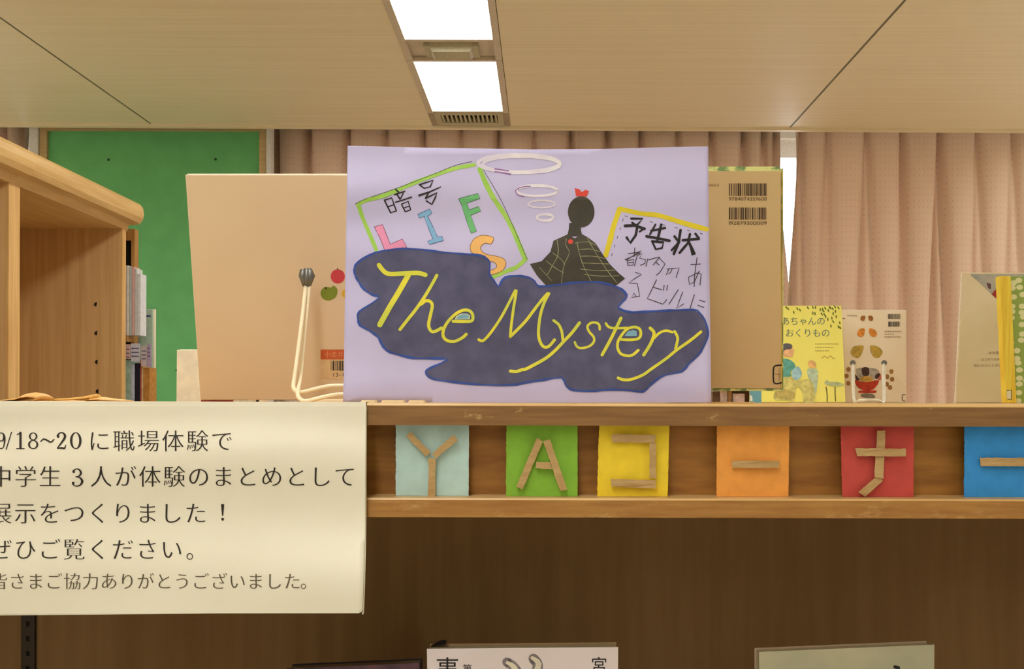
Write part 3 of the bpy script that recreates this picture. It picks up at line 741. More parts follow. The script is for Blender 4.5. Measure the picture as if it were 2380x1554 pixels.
# plain cut-out figure
M['blackpaper'] = wc('black cut paper', (72, 68, 56), (62, 58, 50))
ink = Ink().ellipse(*Z4([(508, 630)])[0], 31, 36).fill(Z4([(400, 730), (505, 730), (505, 790), (520, 850), (380, 850), (395, 790)]))
ink.fill(Z4([(385, 832), (450, 868), (515, 830), (570, 860), (640, 915), (700, 1010), (770, 1105), (850, 1185), (905, 1230), (810, 1305), (200, 1305), (110, 1205), (45, 1100), (150, 1075), (230, 990), (258, 890), (330, 858)]), 18)
ink.build('paper_figure', M['blackpaper'], PO, pm, .0005)
Ink().fill(Z4([(450, 415), (490, 425), (515, 452), (545, 430), (580, 442), (555, 492), (460, 487)])).ellipse(*Z4([(412, 898)])[0], 6, 5.5).build('red_paper', wc('red paper', (222, 78, 64), (212, 70, 58)), PO, pm, .0006)
ink = Ink()
for s_ in ([(375, 870), (370, 930), (400, 1000), (350, 1120), (330, 1280)], [(470, 900), (490, 1000), (530, 1120), (600, 1260)], [(560, 860), (640, 1000), (730, 1140), (830, 1270)],
           [(250, 1000), (330, 1060), (360, 1110)], [(190, 1070), (280, 1140), (350, 1180)], [(130, 1130), (240, 1250)], [(290, 880), (300, 1010), (240, 1130), (200, 1200)],
           [(450, 912), (560, 900), (640, 930)], [(490, 970), (590, 965), (680, 990)], [(500, 1030), (620, 1030), (720, 1050)], [(510, 1090), (640, 1095), (760, 1100)], [(500, 1145), (660, 1160), (810, 1155)], [(530, 1195), (700, 1210), (850, 1205)]):
    ink.stroke(Z4(s_), 1.6, jitter=.3)
ink.build('coat_lines', flat('olive chalk', (150, 148, 110)), PO, pm, .0006)
# dark cloud
cl = Z5([(95, 280), (105, 230), (170, 172), (290, 112), (420, 85), (560, 72), (740, 80), (960, 108), (1240, 130), (1330, 150), (1385, 205), (1378, 310), (1420, 372), (1465, 432), (1490, 390), (1530, 345), (1620, 330), (1720, 335)])
cl += Z6([(0, 195), (60, 210), (110, 250), (150, 298), (320, 285), (480, 262), (720, 250), (850, 265), (950, 295), (1030, 330), (1080, 390), (1060, 440), (990, 515), (1050, 555), (1150, 572), (1400, 560), (1780, 545), (1850, 575), (1910, 650), (1945, 770), (1935, 860), (1890, 950), (1840, 1030), (1740, 1120), (1670, 1200), (1500, 1235), (1400, 1290), (1320, 1360), (1255, 1415), (1130, 1405), (920, 1392), (740, 1408), (560, 1405), (480, 1385), (430, 1340), (390, 1265), (200, 1290), (0, 1320)])
cl += Z5([(1640, 1362), (1450, 1370), (1250, 1360), (1050, 1340), (850, 1310), (790, 1275), (775, 1235), (830, 1200), (985, 1125), (860, 1115), (700, 1115), (600, 1100), (480, 1070), (400, 1035), (350, 970), (325, 915), (240, 850), (150, 800), (130, 740), (130, 690), (175, 645), (335, 540), (270, 510), (190, 460), (140, 390), (105, 330)])
Ink().fill(cl, 18).build('dark_cloud', wc('slate paint', (92, 92, 124), (78, 78, 108)), PO, pm, .0008)
Ink().stroke(cl + [cl[0]], 4.6, 2, jitter=.35).build('blue_outline', wc('blue marker', (54, 84, 170), (48, 72, 146)), PO, pm, .0010)
ink = Ink()
for s_, w in ((Z5([(330, 228), (375, 285), (430, 312), (560, 308), (700, 303), (772, 322)]), 10.5), (Z5([(608, 325), (520, 480), (430, 630), (338, 795)]), 12.5), (Z5([(880, 325), (840, 400), (760, 535), (680, 650), (600, 750), (530, 840)]), 7.5),
              (Z5([(730, 600), (775, 568), (818, 575), (838, 615), (820, 700), (802, 800), (830, 858), (870, 855), (925, 825)]), 7.5), (Z5([(1035, 762), (1130, 764), (1212, 757), (1222, 705), (1195, 665), (1140, 655), (1070, 685), (990, 760), (945, 840), (942, 905), (980, 945), (1050, 952), (1120, 920), (1160, 885)]), 7.2),
              (Z5([(1278, 935), (1322, 945), (1400, 860), (1500, 710), (1590, 540), (1635, 465), (1612, 620), (1590, 780), (1578, 908)]), 6.5), (Z5([(1578, 908)]) + Z6([(0, 675), (100, 545), (190, 430), (255, 368), (205, 470), (165, 600), (145, 750), (150, 850), (180, 920), (220, 945), (265, 925), (315, 865)]), 7),
              (Z6([(305, 660), (360, 705), (392, 780), (405, 880)]), 6.5), (Z6([(580, 685), (500, 790), (410, 885), (330, 970), (230, 1055), (100, 1130), (0, 1180)]) + Z5([(1700, 1218), (1640, 1238), (1580, 1235)]), 7.5),
              (Z6([(795, 755), (790, 710), (760, 685), (705, 685), (665, 722), (680, 775), (730, 835), (732, 885), (690, 930), (630, 950), (575, 950), (545, 925), (530, 890)]), 5.6), (Z6([(1020, 635), (960, 760), (900, 880), (820, 1025)]), 7.5), (Z6([(860, 692), (890, 728), (950, 742), (1085, 738)]), 6),
              (Z6([(1025, 862), (1130, 865), (1212, 848), (1232, 790), (1212, 745), (1160, 730), (1090, 748), (1035, 805), (990, 880), (985, 950), (1015, 1010), (1075, 1033), (1140, 1028), (1205, 975)]), 6.5),
              (Z6([(1330, 740), (1372, 790), (1352, 870), (1310, 950), (1262, 1025)]), 7.5), (Z6([(1370, 850), (1430, 792), (1500, 768), (1565, 785)]), 6), (Z6([(1590, 775), (1622, 840), (1615, 900), (1600, 960)]), 6.5), (Z6([(1870, 780), (1760, 870), (1610, 975), (1500, 1065), (1350, 1170), (1250, 1240), (1130, 1285), (1050, 1290), (990, 1270)]), 6.8)):
    ink.stroke(s_, w, 4)
ink.build('title_lettering', wc('yellow paint', (238, 226, 66), (206, 214, 80)), PO, pm, .0012)
Ink().fill(Z5([(1050, 745), (1065, 712), (1110, 688), (1165, 688), (1198, 708), (1192, 742)])).build('pale_patch', flat('pale paint', (216, 226, 190)), PO, pm, .0011)
Ink().fill(Z5([(1065, 738), (1085, 712), (1120, 696), (1160, 696), (1185, 710), (1182, 735)])).fill(Z6([(1060, 825), (1090, 778), (1150, 760), (1188, 775), (1188, 825)])).build('blue_patch', flat('sky paint', (134, 184, 204)), PO, pm, .0013)

# long laminated notice folded over the shelf edge
def notice_y(x, y):
    tY = (y - 940) / 485
    w = .0052 * math.sin((y - 990) / 42.0 + .55 * math.sin(x / 260) + 2.6) * min(1, max(0, (y - 950) / 60))
    w += .0034 * math.sin((y + .35 * x) / 70)  * min(1, max(0, (y - 960) / 80))
    return .9975 - .022 * max(tY, 0) ** 1.2 - .0022 + w * .9 - (.0025 * max(0, tY) * math.sin(x / 140))
M['notice'] = mottled('cream laminated paper', (240, 236, 216), (236, 231, 210), (7, 7, 7), .32, .45)
M['laminate_edge'] = flat('clear laminate rim', (206, 200, 172), .2)
NO = sheet('notice_sheet', 'large cream printed notice taped over the shelf front at the left', 'notice',
           [(-32, 941.5), (200, 941), (851, 944), (849, 1100), (848, 1250), (843, 1414), (841, 1421), (834, 1424.5), (500, 1425), (200, 1428), (-36, 1430)], notice_y, M['notice'], 16, .0003, (XW(405, 1.0), .99, ZT - .2))
nm = depth_map(notice_y)
Ink().stroke([(851, 944), (850, 1100), (849.5, 1250), (845, 1412), (842, 1422)], 3.0).build('laminate_rim', M['laminate_edge'], NO, nm, -.0006)
# the fold that lies on the shelf top
V = []; n = 0
ft = [(P(-32, 941.5, 1).x, P(851, 944, 1).x)]
xa, xb = P(-32, 941, .9975).x, P(851, 944, .9975).x
zc_ = P(400, 942.7, .9955).z
rows_ = [(.9953, zc_ - .001), (.9958, ZT + .0003), (1.0, ZT + .0007), (1.035, ZT + .0005)]
V = [(x, y, z) for y, z in rows_ for x in (xa, xb)]
obj('folded_top', V, [(0, 1, 3, 2), (2, 3, 5, 4), (4, 5, 7, 6)], M['notice'], NO)
PT = 57.0; TH = .014
def line(body, x0, y_top, h, pitch=PT, thin=TH, col='soft_ink'):
    # em box: 0.88 above the base line, pitch = advance
    em = h / .93
    return Ink().text(body, x0, y_top + em * .86, em, pitch / em, thin)
ln = [line('に職場体験で', 204, 998, 50), line('中学生', -24.5, 1081, 50), line('人が体験のまとめとして', 208, 1081, 50, 56.7), line('展示をつくりました', -24.5, 1166, 50, 56.6), line('ぜひご覧ください', -25, 1250, 50, 56.7),
      line('皆さまご協力ありがとうございました', -23.5, 1330, 39, 42.6)]
lt = Ink()
for l in ln[:5]: lt.add(l.v, l.f)
# exclamation, full stops
lt.fill([(513.6, 1171), (521, 1171), (518.8, 1198), (516, 1198)]).ellipse(517.4, 1206, 3.2, 3.4)
lt.ellipse(441, 1292.5, 6.6, 6.6, 2.0)
# old-style digits drawn with thick and thin strokes
def arc(cx, cy, rx, ry, a0, a1, n=14): return [(cx + rx * math.cos(math.radians(a0 + (a1 - a0) * i / n)), cy + ry * math.sin(math.radians(a0 + (a1 - a0) * i / n))) for i in range(n + 1)]
def ringvar(cx, cy, rx, ry, wx, wy):
    n = 26; V = []
    for i in range(n):
        a = 2 * math.pi * i / n; V += [(cx + rx * math.cos(a), cy + ry * math.sin(a)), (cx + (rx - wx) * math.cos(a), cy + (ry - wy) * math.sin(a))]
    lt.add(V, [(2 * i, 2 * i + 1, (2 * i + 3) % (2 * n), (2 * i + 2) % (2 * n)) for i in range(n)])
lt.stroke([(-6, 1036), (2, 1042), (8, 1038), (10.5, 1025), (10, 1014)], [3, 2, 2, 4, 5]); ringvar(2.5, 1015, 9.5, 10.5, 5, 2)
lt.stroke([(27, 1003), (14, 1044)], 2.2, 0)
lt.stroke([(47.5, 1005), (47.5, 1041)], 5.2, 0).stroke([(39, 1010), (47, 1005.5)], 2.4, 0).stroke([(38, 1042), (57, 1042)], 1.8, 0)
ringvar(77, 1013.5, 10, 9, 4, 1.8); ringvar(77, 1032.5, 12, 10.5, 4.6, 1.8)
lt.stroke([(94, 1026), (101, 1020), (110, 1023), (118, 1027), (126, 1020)], [2, 3.4, 4, 3.4, 2])
lt.stroke([(133, 1013), (138, 1006), (146, 1005.5), (151, 1012), (148, 1021), (133, 1041)], [5, 2.4, 3, 5.6, 5, 2.2]).stroke([(132, 1041.5), (143, 1040.5), (150, 1041), (153, 1033)], [2, 4.4, 4, 1.4]).ellipse(135, 1014, 3.2, 3)
ringvar(176, 1023.5, 13.5, 19.5, 5.6, 1.8)
lt.stroke([(169, 1095), (176, 1089.5), (184, 1091), (188, 1099), (183, 1106), (175, 1107.5)], [4, 1.8, 3.4, 5.4, 3, 1.6]).stroke([(176, 1107.5), (186, 1110), (191, 1118), (186, 1127), (175, 1129), (168, 1123)], [1.6, 3.6, 6, 3.6, 1.8, 4]).ellipse(171, 1096, 2.8, 2.8).ellipse(170, 1122, 3, 3)
lt.build('printed_text', M['soft_ink'], NO, nm, .0005)
l5 = ln[5]; l5.ellipse(705, 1362, 5.2, 5.2, 1.6); l5.build('small_print', flat('faded ink', (98, 88, 70)), NO, nm, .0005)

# ------------------------------------------------------------------ books standing up
def book(name, label, TL, TR, BL, BR, thick, cover, back_cover=None, page=None, spine=None, spine_side=None, group=None, inset=.003, far_up=0.0, ct=.0022):
    """TL.. are (px,py,Y) of the face turned to us; the rest of the book lies behind it"""
    a, b_, c, d = P(*BL), P(*BR), P(*TR), P(*TL)
    nrm = (b_ - a).cross(d - a).normalized()
    if nrm.dot(F_) < 0: nrm = -nrm
    t = thing(name, label, 'book', (a + b_) / 2, group)
    ex = (b_ - a).normalized(); ez = (d - a).normalized()
    def slabq(q0, q1, ins=0, up=0, extl=0, extr_=0):
        A = [a + ex * (ins + extl) + ez * ins, b_ - ex * (ins + extr_) + ez * ins, c - ex * (ins + extr_) - ez * (ins - up), d + ex * (ins + extl) - ez * (ins - up)]
        return [A[0] + nrm * q0, A[1] + nrm * q0, A[1] + nrm * q1, A[0] + nrm * q1, A[3] + nrm * q0, A[2] + nrm * q0, A[2] + nrm * q1, A[3] + nrm * q1]
    hexa('near_cover', slabq(0, ct), cover, t, .0004)
    hexa('page_block', slabq(ct, thick - ct, inset), page or M['page'], t)
    hexa('far_cover', slabq(thick - ct, thick, 0, far_up), back_cover or cover, t, .0004)
    if spine is not None:
        w = (b_ - a).length
        if spine_side == 'R': q = slabq(0, thick, 0, 0, w - .0015, -.0015)
        else: q = slabq(0, thick, 0, 0, -.0015, w - .0015)
        hexa('spine', q, spine, t, .0005)
    return t, plane_map(a, nrm)
# left tan book, seen from its back
M['tan1'] = mottled('tan laminated cover', (224, 198, 160), (220, 193, 155), (6, 6, 6), .35, .45)
B1, m1 = book('picture_book', 'large plain tan book seen from the back, left of the poster, on the wire stand', (431, 407, 1.162), (905, 407, 1.162), (466, 928, 1.222), (924, 928, 1.222), .009, M['tan1'], flat('cover rim', (250, 244, 226)), flat('bright pages', (252, 246, 230)), far_up=.0022, inset=-.0008)
Ink().ellipse(785, 642, 16.5, 16.5).build('red_apple', flat('apple red', (206, 68, 76)), B1, m1, .0004)
Ink().fill([(745, 682), (750, 670), (760, 666), (768, 668), (776, 664), (784, 672), (783, 684), (777, 693), (764, 698), (751, 694)], 0, 3).build('green_apple', flat('apple green', (126, 140, 44)), B1, m1, .0004)
Ink().ellipse(803, 682, 9, 10).build('yellow_apple', flat('apple yellow', (222, 176, 60)), B1, m1, .0004)
Ink().stroke([(785, 627), (784, 622)], 1.8, 0).stroke([(759, 672), (755, 667)], 2.4, 0).build('stalks', M['soft_ink'], B1, m1, .0006)
Ink().rect(745, 834, 850, 880).build('sticker', flat('clear sticker', (226, 194, 146), .25), B1, m1, .0003)
Ink().rect(745, 812, 850, 835).build('red_label', flat('red label', (206, 98, 52)), B1, m1, .0005)
Ink().text('小金井', 754, 829, 15, 1.0).build('label_writing', flat('label ink', (232, 158, 110)), B1, m1, .0007)
Ink().barcode(769, 838, 840, 861, 3).text('13-0', 772, 875, 13, .62).build('barcode', M['soft_ink'], B1, m1, .0006)
# right tan book
M['tan2'] = mottled('ochre laminated cover', (206, 178, 128), (202, 173, 122), (6, 6, 6), .4, .4)
M['marble'] = mottled('marbled green edge', (222, 224, 150), (122, 150, 96), (60, 60, 60), .6, .3, 0, 3, .45, .55)
B2, m2 = book('picture_book', 'large ochre book seen from the back, right of the poster, with two barcodes', (1380, 397.5, 1.17), (1815, 397.5, 1.17), (1380, 902, 1.185), (1815.5, 902, 1.185), .010, M['tan2'], M['marble'], M['marble'], flat('yellow spine', (206, 174, 80)), 'R', far_up=.0075, inset=-.0035)
Ink().barcode(1694, 426, 1783, 455, 5).barcode(1694, 482, 1783, 510, 9).fit('9784074359600', 1694, 458, 1782, 466).fit('1928793013009', 1694, 514, 1782, 522).build('barcode', flat('brown ink', (78, 58, 38)), B2, m2, .0005)
Ink().fit('6960-0', 1646, 427, 1671, 433).build('small_code', flat('brown faint ink', (128, 98, 62)), B2, m2, .0005)
Ink().stroke([(1816, 848), (1806, 849), (1799, 852), (1797.5, 862), (1797.5, 882), (1800, 890), (1808, 891), (1816, 889)], 3.4, 2).build('call_label_frame', M['ink'], B2, m2, .0006)
Ink().stroke([(1801, 869), (1815, 869)], 1.3, 0).stroke([(1811, 855), (1811, 885)], 1.0, 0).build('call_label_lines', flat('faint line', (120, 96, 70)), B2, m2, .0006)

# white book behind the left tan book
B3, m3 = book('book', 'small white blank-backed book peeping out left of the large tan book', (411, 813, 1.30), (600, 813, 1.30), (410, 934, 1.31), (600, 934, 1.31), .012, flat('white cover', (238, 232, 214)))

# wire book stands
def wire_stand(label, mirror_x=None, paths=None):
    pass
t = thing('book_stand', 'cream coated wire book stand with grey rubber tips, left of the poster', 'book stand', (XW(800, 1.08), 1.08, ZT), 'cream wire book stands')
def wp(l): return [P(*q) for q in l]
r = .0026
A = wp([(711, 664, 1.150), (703, 735, 1.130), (691, 830, 1.105), (684, 880, 1.092), (682, 900, 1.086), (690, 911, 1.082), (704, 911, 1.080), (735, 903, 1.082), (765, 897, 1.085), (800, 896, 1.088), (900, 896, 1.09), (990, 896, 1.09), (1060, 903, 1.085), (1095, 911, 1.080), (1108, 900, 1.086), (1103, 830, 1.105), (1086, 664, 1.150)])
tube('outer_wire', A, r, M['wire'], t, 10, 4)
Bw = wp([(719, 664, 1.152), (712, 735, 1.140), (704, 820, 1.125), (698, 880, 1.108), (692, 915, 1.07), (699, 928, 1.060), (712, 932, 1.056), (745, 924, 1.058), (775, 918, 1.062), (800, 916, 1.066), (900, 916, 1.072), (1000, 916, 1.072), (1060, 923, 1.064), (1090, 931, 1.058), (1104, 915, 1.07), (1090, 820, 1.125), (1078, 664, 1.152)])
tube('inner_wire', Bw, r, M['wire'], t, 10, 4)
for cx in (712, 1082):
    v, f = joinvf([tube_vf([P(cx - 8, 628, 1.149), P(cx - 9, 640, 1.147), P(cx - 3, 664, 1.151)], [.004, .0050, .0032], 12),
                   tube_vf([P(cx + 6, 626, 1.150), P(cx + 10, 640, 1.148), P(cx + 4, 666, 1.152)], [.004, .0056, .0032], 12),
                   tube_vf([P(cx, 624, 1.148), P(cx + 1, 645, 1.146), P(cx + 1, 664, 1.150)], [.003, .0042, .003], 12)])
    obj('rubber_tip', v, f, M['rubber'], t, True)
box('foot', XW(700, 1.06), XW(1100, 1.06), 1.12, 1.128, ZT, ZT + .004, M['wire'], t, .001)
# low bits under the books
def low(name, label, cat, a, b_, y0, y1, Y, d, c, group=None, bev=.0006):
    z1 = ZW(y0, Y); o = box(name, XW(a, Y), XW(b_, Y), Y, Y + d, ZT + .0001, z1, mottled('low ' + label[:14], c, tuple(x * .85 for x in c), (160, 160, 160)), None, bev)
    return tag(o, label, cat, group)
low('paper_strip', 'thin red and black strip lying under the large tan book', 'strip', 467, 541, 929.5, 934, 1.26, .02, (150, 66, 48), bev=.0002)
low('paper_tag', 'flat white slip under the middle of the large tan book', 'slip', 542, 594, 929.5, 934, 1.262, .02, (236, 230, 220), bev=.0002)
low('eraser', 'small white block on the shelf under the large tan book', 'block', 602, 622, 929, 934, 1.255, .01, (246, 234, 222), bev=.0002)
low('peg', 'small dark peg left of the white block under the tan book', 'peg', 595, 601, 929, 934, 1.256, .01, (60, 54, 40), bev=.0002)
low('wooden_block', 'grey-brown block under the left end of the ochre book', 'block', 1657, 1674, 908, 936, 1.2, .03, (136, 106, 84))
low('wooden_block', 'tall pinkish white block under the ochre book', 'block', 1675, 1690.5, 902.5, 936, 1.195, .02, (246, 220, 206))
low('wooden_block', 'narrow golden wood block under the ochre book', 'block', 1691.5, 1701, 902.5, 936, 1.197, .02, (196, 150, 92))
low('wooden_block', 'low pink-white block under the ochre book, next to the dark slab', 'block', 1703.5, 1731, 913.5, 936, 1.196, .02, (248, 218, 204))
low('wooden_block', 'dark brown slab behind the small blocks under the ochre book', 'block', 1692, 1742, 904, 936, 1.22, .02, (84, 52, 26))
t = thing('wooden_tray', 'thin wooden tray under the small blocks beside the poster foot', 'tray', (XW(1700, 1.15), 1.17, ZT))
box('base', XW(1560, 1.13), XW(1747, 1.15), 1.13, 1.19, ZT, ZT + .0016, M['topwood'], t, .0004)
low('dark_strip', 'flat dark clip lying under the right half of the poster', 'clip', 1484, 1618, 936.2, 939, 1.02, .02, (52, 32, 22), bev=.0001)  # thin dark strip on the shelf below the poster edge
for k, (a, b_, l) in enumerate(((838, 872, 'short cream wooden stick just right of the notice corner'), (886, 939, 'longer cream wooden stick in front of the poster foot'), (948, 986, 'right-hand cream wooden stick in front of the poster foot'))):
    o = hexa('wooden_stick', [Vector((XW(a, 1.012), 1.010, ZT)), Vector((XW(b_, 1.012), 1.010, ZT)), Vector((XW(b_ + 2, 1.012), 1.022, ZT)), Vector((XW(a + 3, 1.012), 1.022, ZT)),
                              Vector((XW(a + 4, 1.012), 1.010, ZT + .0030)), Vector((XW(b_ - 2, 1.012), 1.010, ZT + .0026)), Vector((XW(b_, 1.012), 1.022, ZT + .0028)), Vector((XW(a + 6, 1.012), 1.022, ZT + .0030))], flat(f'stick {k}', (252, 232, 190)))
    tag(o, l, 'stick', 'cream sticks at the poster foot')
# scraps at the left end of the shelf
M['scrap'] = mottled('wood shaving', (240, 200, 140), (222, 170, 100), (60, 20, 60), .6)
M['scrap2'] = mottled('ochre shaving', (206, 148, 62), (226, 178, 100), (60, 20, 60), .6)
def scrap(label, pts, Y, d, mat):
    """a curled shaving: ridge line swept towards the back while sinking"""
    n = len(pts); V = []; Ls = 6
    for j in range(Ls + 1):
        s = j / Ls
        for (px, py) in pts:
            p = P(px, py, Y); h = max(0, p.z - ZT - .0006)
            V.append((p.x + .006 * s, Y - d / 2 + d * s, ZT + .0006 + h * math.sin(math.pi * (.12 + .76 * s)) ** .7))
    Fc = [(j * n + k, j * n + k + 1, (j + 1) * n + k + 1, (j + 1) * n + k) for j in range(Ls) for k in range(n - 1)]
    o = obj('shaving', V, Fc, mat, None, True); md = o.modifiers.new('t', 'SOLIDIFY'); md.thickness = .0008
    tag(o, label, 'scrap', 'curled scraps at the left end of the shelf')
scrap('large pale curled scrap at the far left with a raised curl', [(-30, 934), (0, 931), (30, 926), (52, 922), (62, 914), (78, 911), (94, 914), (102, 921), (92, 930), (88, 936)], 1.10, .03, M['scrap'])
scrap('ochre folded scrap in the middle of the left end', [(122, 933), (135, 925), (160, 924), (190, 921), (218, 915), (219, 924), (205, 931), (195, 935)], 1.13, .02, M['scrap2'])
scrap('flat pale scrap right of the ochre one', [(215, 925), (235, 922), (262, 926), (290, 929), (291, 935)], 1.10, .02, M['scrap'])
scrap('low pale scrap between the large and the ochre scraps', [(84, 935), (100, 931), (124, 931), (160, 929), (180, 934)], 1.08, .02, M['scrap'])

# ------------------------------------------------------------------ second shelf further back, with face-out books
t = thing('low_bookshelf', 'low wooden bookshelf behind, its top level with the display shelf', 'bookshelf', (1.0, 2.4, 0))
ZB = ZW(937.2, 2.1)
box('top_board', XW(1600, 2.3), 2.3, 2.08, 2.62, ZB - .025, ZB, M['topwood'], t, .003)
box('side_panel', XW(1600, 2.3), XW(1600, 2.3) + .024, 2.10, 2.6, 0, ZB - .025, M['panelwood'], t)
box('side_panel', 2.276, 2.3, 2.10, 2.6, 0, ZB - .025, M['panelwood'], t)
box('back_panel', XW(1600, 2.3) + .024, 2.276, 2.58, 2.6, 0, ZB - .025, M['panelwood'], t)
for z in (.06, .48, .92): box('shelf', XW(1600, 2.3) + .024, 2.276, 2.12, 2.58, z, z + .022, M['panelwood'], t)
def yb_(py): return 0
def backbook(name, label, x0t, x0b, x1t, x1b, top, Y, lean, thick, cover, **kw):
    # bottom edge rests on ZB
    bot = HY - (ZB + .0004 + max(0, lean) * thick / .24 * 1.1 - EYE) / Y * F
    return book(name, label, (x0t, top, Y + lean), (x1t, top, Y + lean), (x0b, bot, Y), (x1b, bot, Y), thick, cover, **kw)
M['yel'] = mottled('yellow cover', (254, 248, 134), (252, 244, 124), (12, 12, 12), .5)
B4, m4 = backbook('picture_book', 'bright yellow picture book with painted figures, standing face-out', 1744, 1743, 1955.5, 1965, 710, 2.36, .06, .008, M['yel'])
Q = lambda p: T(1640, 680, 4.857, p)
Ink().fill(Q([(495, 1080), (628, 1080), (632, 1250), (500, 1250)])).build('blue_band', flat('cover blue', (110, 168, 182)), B4, m4, .0008)
Ink().fill(Q([(500, 1160), (525, 1160), (530, 1220), (505, 1222)])).build('white_spot', flat('cover white', (240, 240, 230)), B4, m4, .0012)
M['olive'] = flat('olive leaf print', (122, 132, 56)); M['tealtxt'] = flat('grey-blue lettering', (106, 132, 116))
ink = Ink(); rr = random.Random(4)
for (x, y) in [(910, 165), (930, 180), (1035, 180), (1065, 195), (1155, 170), (1210, 165), (1240, 165), (1295, 190), (1320, 185), (1350, 175), (1385, 200), (1410, 170), (1435, 180), (1460, 160), (1500, 170), (1465, 210), (1440, 235), (1210, 230), (1235, 235), (1310, 240), (1340, 245), (995, 220), (1425, 285), (1475, 270), (1380, 300), (1440, 325), (1515, 340), (1415, 375), (1500, 385), (1520, 395), (1400, 165), (1330, 205), (1355, 270)]:
    ink.ellipse(*Q([(x, y)])[0], 1.7, 4, None, 8, rr.uniform(-.7, .1))
ink.build('leaf_print', M['olive'], B4, m4, .0008)
Ink().text('おばあちゃんの', 1773.5, 753.5, 21, .985, .006).text('おくりもの', 1824.5, 781, 21, 1.0, .006).build('title', M['tealtxt'], B4, m4, .0008)
ink = Ink()
for x0, x1, y in ((1895, 1947, 799), (1895, 1935, 807), (1895, 1925, 815)):
    x = x0
    while x < x1: ink.rect(x, y - 1.2, x + 2.2, y + 1.2); x += 3.6
ink.build('small_print', flat('faint olive print', (190, 176, 84)), B4, m4, .0008)
Ink().stroke(Q([(1310, 740), (1345, 715), (1375, 738), (1410, 712), (1440, 742), (1460, 738)]), 1.5).build('flourish', flat('flourish', (200, 160, 80)), B4, m4, .0008)
def paint(name, pts, c, off, sm=3): Ink().fill(Q(pts), 0, sm).build(name, mottled('paint ' + name, c, tuple(min(255, x * 1.18) for x in c), (90, 90, 90), .6), B4, m4, off)
paint('hair', [(858, 640), (870, 585), (910, 570), (960, 578), (980, 605), (960, 635), (900, 640), (868, 680), (856, 680)], (92, 90, 96), .0014)
paint('face', [(868, 660), (905, 640), (965, 625), (1000, 640), (985, 690), (975, 725), (925, 725), (868, 705)], (232, 178, 132), .0010)
paint('coat', [(856, 760), (940, 752), (1005, 800), (1010, 850), (960, 890), (965, 940), (900, 955), (856, 950)], (92, 158, 146), .0010)
paint('sleeve', [(985, 870), (1040, 830), (1075, 870), (1085, 930), (1040, 985), (990, 970), (975, 920)], (150, 190, 200), .0014)
paint('lap', [(860, 960), (940, 950), (1060, 985), (1180, 980), (1230, 1100), (1225, 1238), (1110, 1240), (1085, 1110), (1020, 1070), (1000, 1220), (900, 1210), (800, 1215), (765, 1180), (790, 1090), (840, 1030)], (196, 190, 116), .0012)
paint('knees', [(800, 1090), (880, 1080), (1000, 1120), (990, 1200), (880, 1200), (790, 1180)], (178, 164, 96), .0016)
paint('child_head', [(1155, 800), (1170, 765), (1215, 765), (1245, 795), (1245, 840), (1200, 850), (1165, 835)], (222, 178, 116), .0012)
paint('child_body', [(1150, 865), (1250, 860), (1268, 920), (1260, 1040), (1240, 1150), (1200, 1040), (1160, 960)], (176, 196, 168), .0010)
paint('table_top', [(1340, 1020), (1370, 985), (1400, 1005), (1480, 1005), (1560, 1030), (1520, 1055), (1400, 1050)], (176, 188, 140), .0010)
Ink().stroke(Q([(1360, 1060), (1372, 1150), (1372, 1230)]), 2.4).stroke(Q([(1462, 1060), (1462, 1150), (1468, 1225)]), 2.4).build('table_legs', flat('table leg paint', (120, 112, 50)), B4, m4, .0010)
# cookery picture book
M['cream_c'] = mottled('cream cover', (246, 230, 204), (242, 226, 198), (10, 10, 10), .4)
B5, m5 = backbook('picture_book', 'cream picture book with a red pan and vegetables, on a clear stand', 1956, 1956, 2105.5, 2106, 721, 2.44, .05, .010, M['cream_c'], far_up=.004, inset=-.002, page=flat('bright pages two', (252, 246, 230)))
def pq(name, sh, c, off=.0012, c2=None):
    ink = Ink()
    for p in sh: ink.fill(Q(p), 0, 3)
    ink.build(name, mottled('print ' + name, c, c2 or tuple(x * .82 for x in c), (120, 120, 120)), B5, m5, off)
pq('brown_rounds', [[(1748, 285), (1765, 262), (1800, 262), (1800, 295), (1780, 318), (1755, 310)], [(1838, 262), (1875, 260), (1892, 285), (1885, 312), (1860, 318), (1840, 295)]], (172, 112, 52))
pq('orange_pieces', [[(1712, 450), (1740, 408), (1795, 405), (1790, 470), (1762, 500), (1720, 485)], [(1845, 405), (1900, 412), (1932, 450), (1925, 485), (1890, 500), (1855, 470)]], (238, 152, 58))
pq('yellow_pieces', [[(1640, 665), (1680, 605), (1780, 600), (1765, 680), (1725, 735), (1665, 715)], [(1855, 600), (1940, 605), (1995, 655), (1985, 700), (1940, 735), (1885, 710)]], (206, 172, 74))
pq('red_pan', [[(1690, 985), (1800, 1010), (1945, 985), (1945, 1030), (1900, 1085), (1860, 1105), (1920, 1100), (1915, 1130), (1735, 1130), (1735, 1105), (1780, 1100), (1720, 1070), (1690, 1020)]], (206, 68, 42))
pq('pan_lid', [[(1700, 880), (1720, 850), (1810, 845), (1920, 855), (1960, 890), (1930, 960), (1880, 985), (1730, 975)]], (190, 180, 166), .0009)
pq('dark_pieces', [[(1765, 850), (1840, 848), (1842, 930), (1775, 932)], [(1690, 920), (1720, 960), (1735, 985), (1700, 985)], [(1910, 940), (1955, 905), (1970, 930), (1930, 975)]], (78, 52, 44), .0014)
pq('pan_filling', [[(1735, 975), (1780, 945), (1850, 940), (1890, 975), (1860, 1005), (1780, 1005)]], (222, 174, 84), .0016)
pq('pan_grip', [[(1950, 925), (1975, 915), (1980, 975), (1950, 985)]], (220, 120, 100), .0014)
pq('grey_stub', [[(1762, 1142), (1880, 1142), (1910, 1185), (1770, 1180)]], (150, 138, 122))
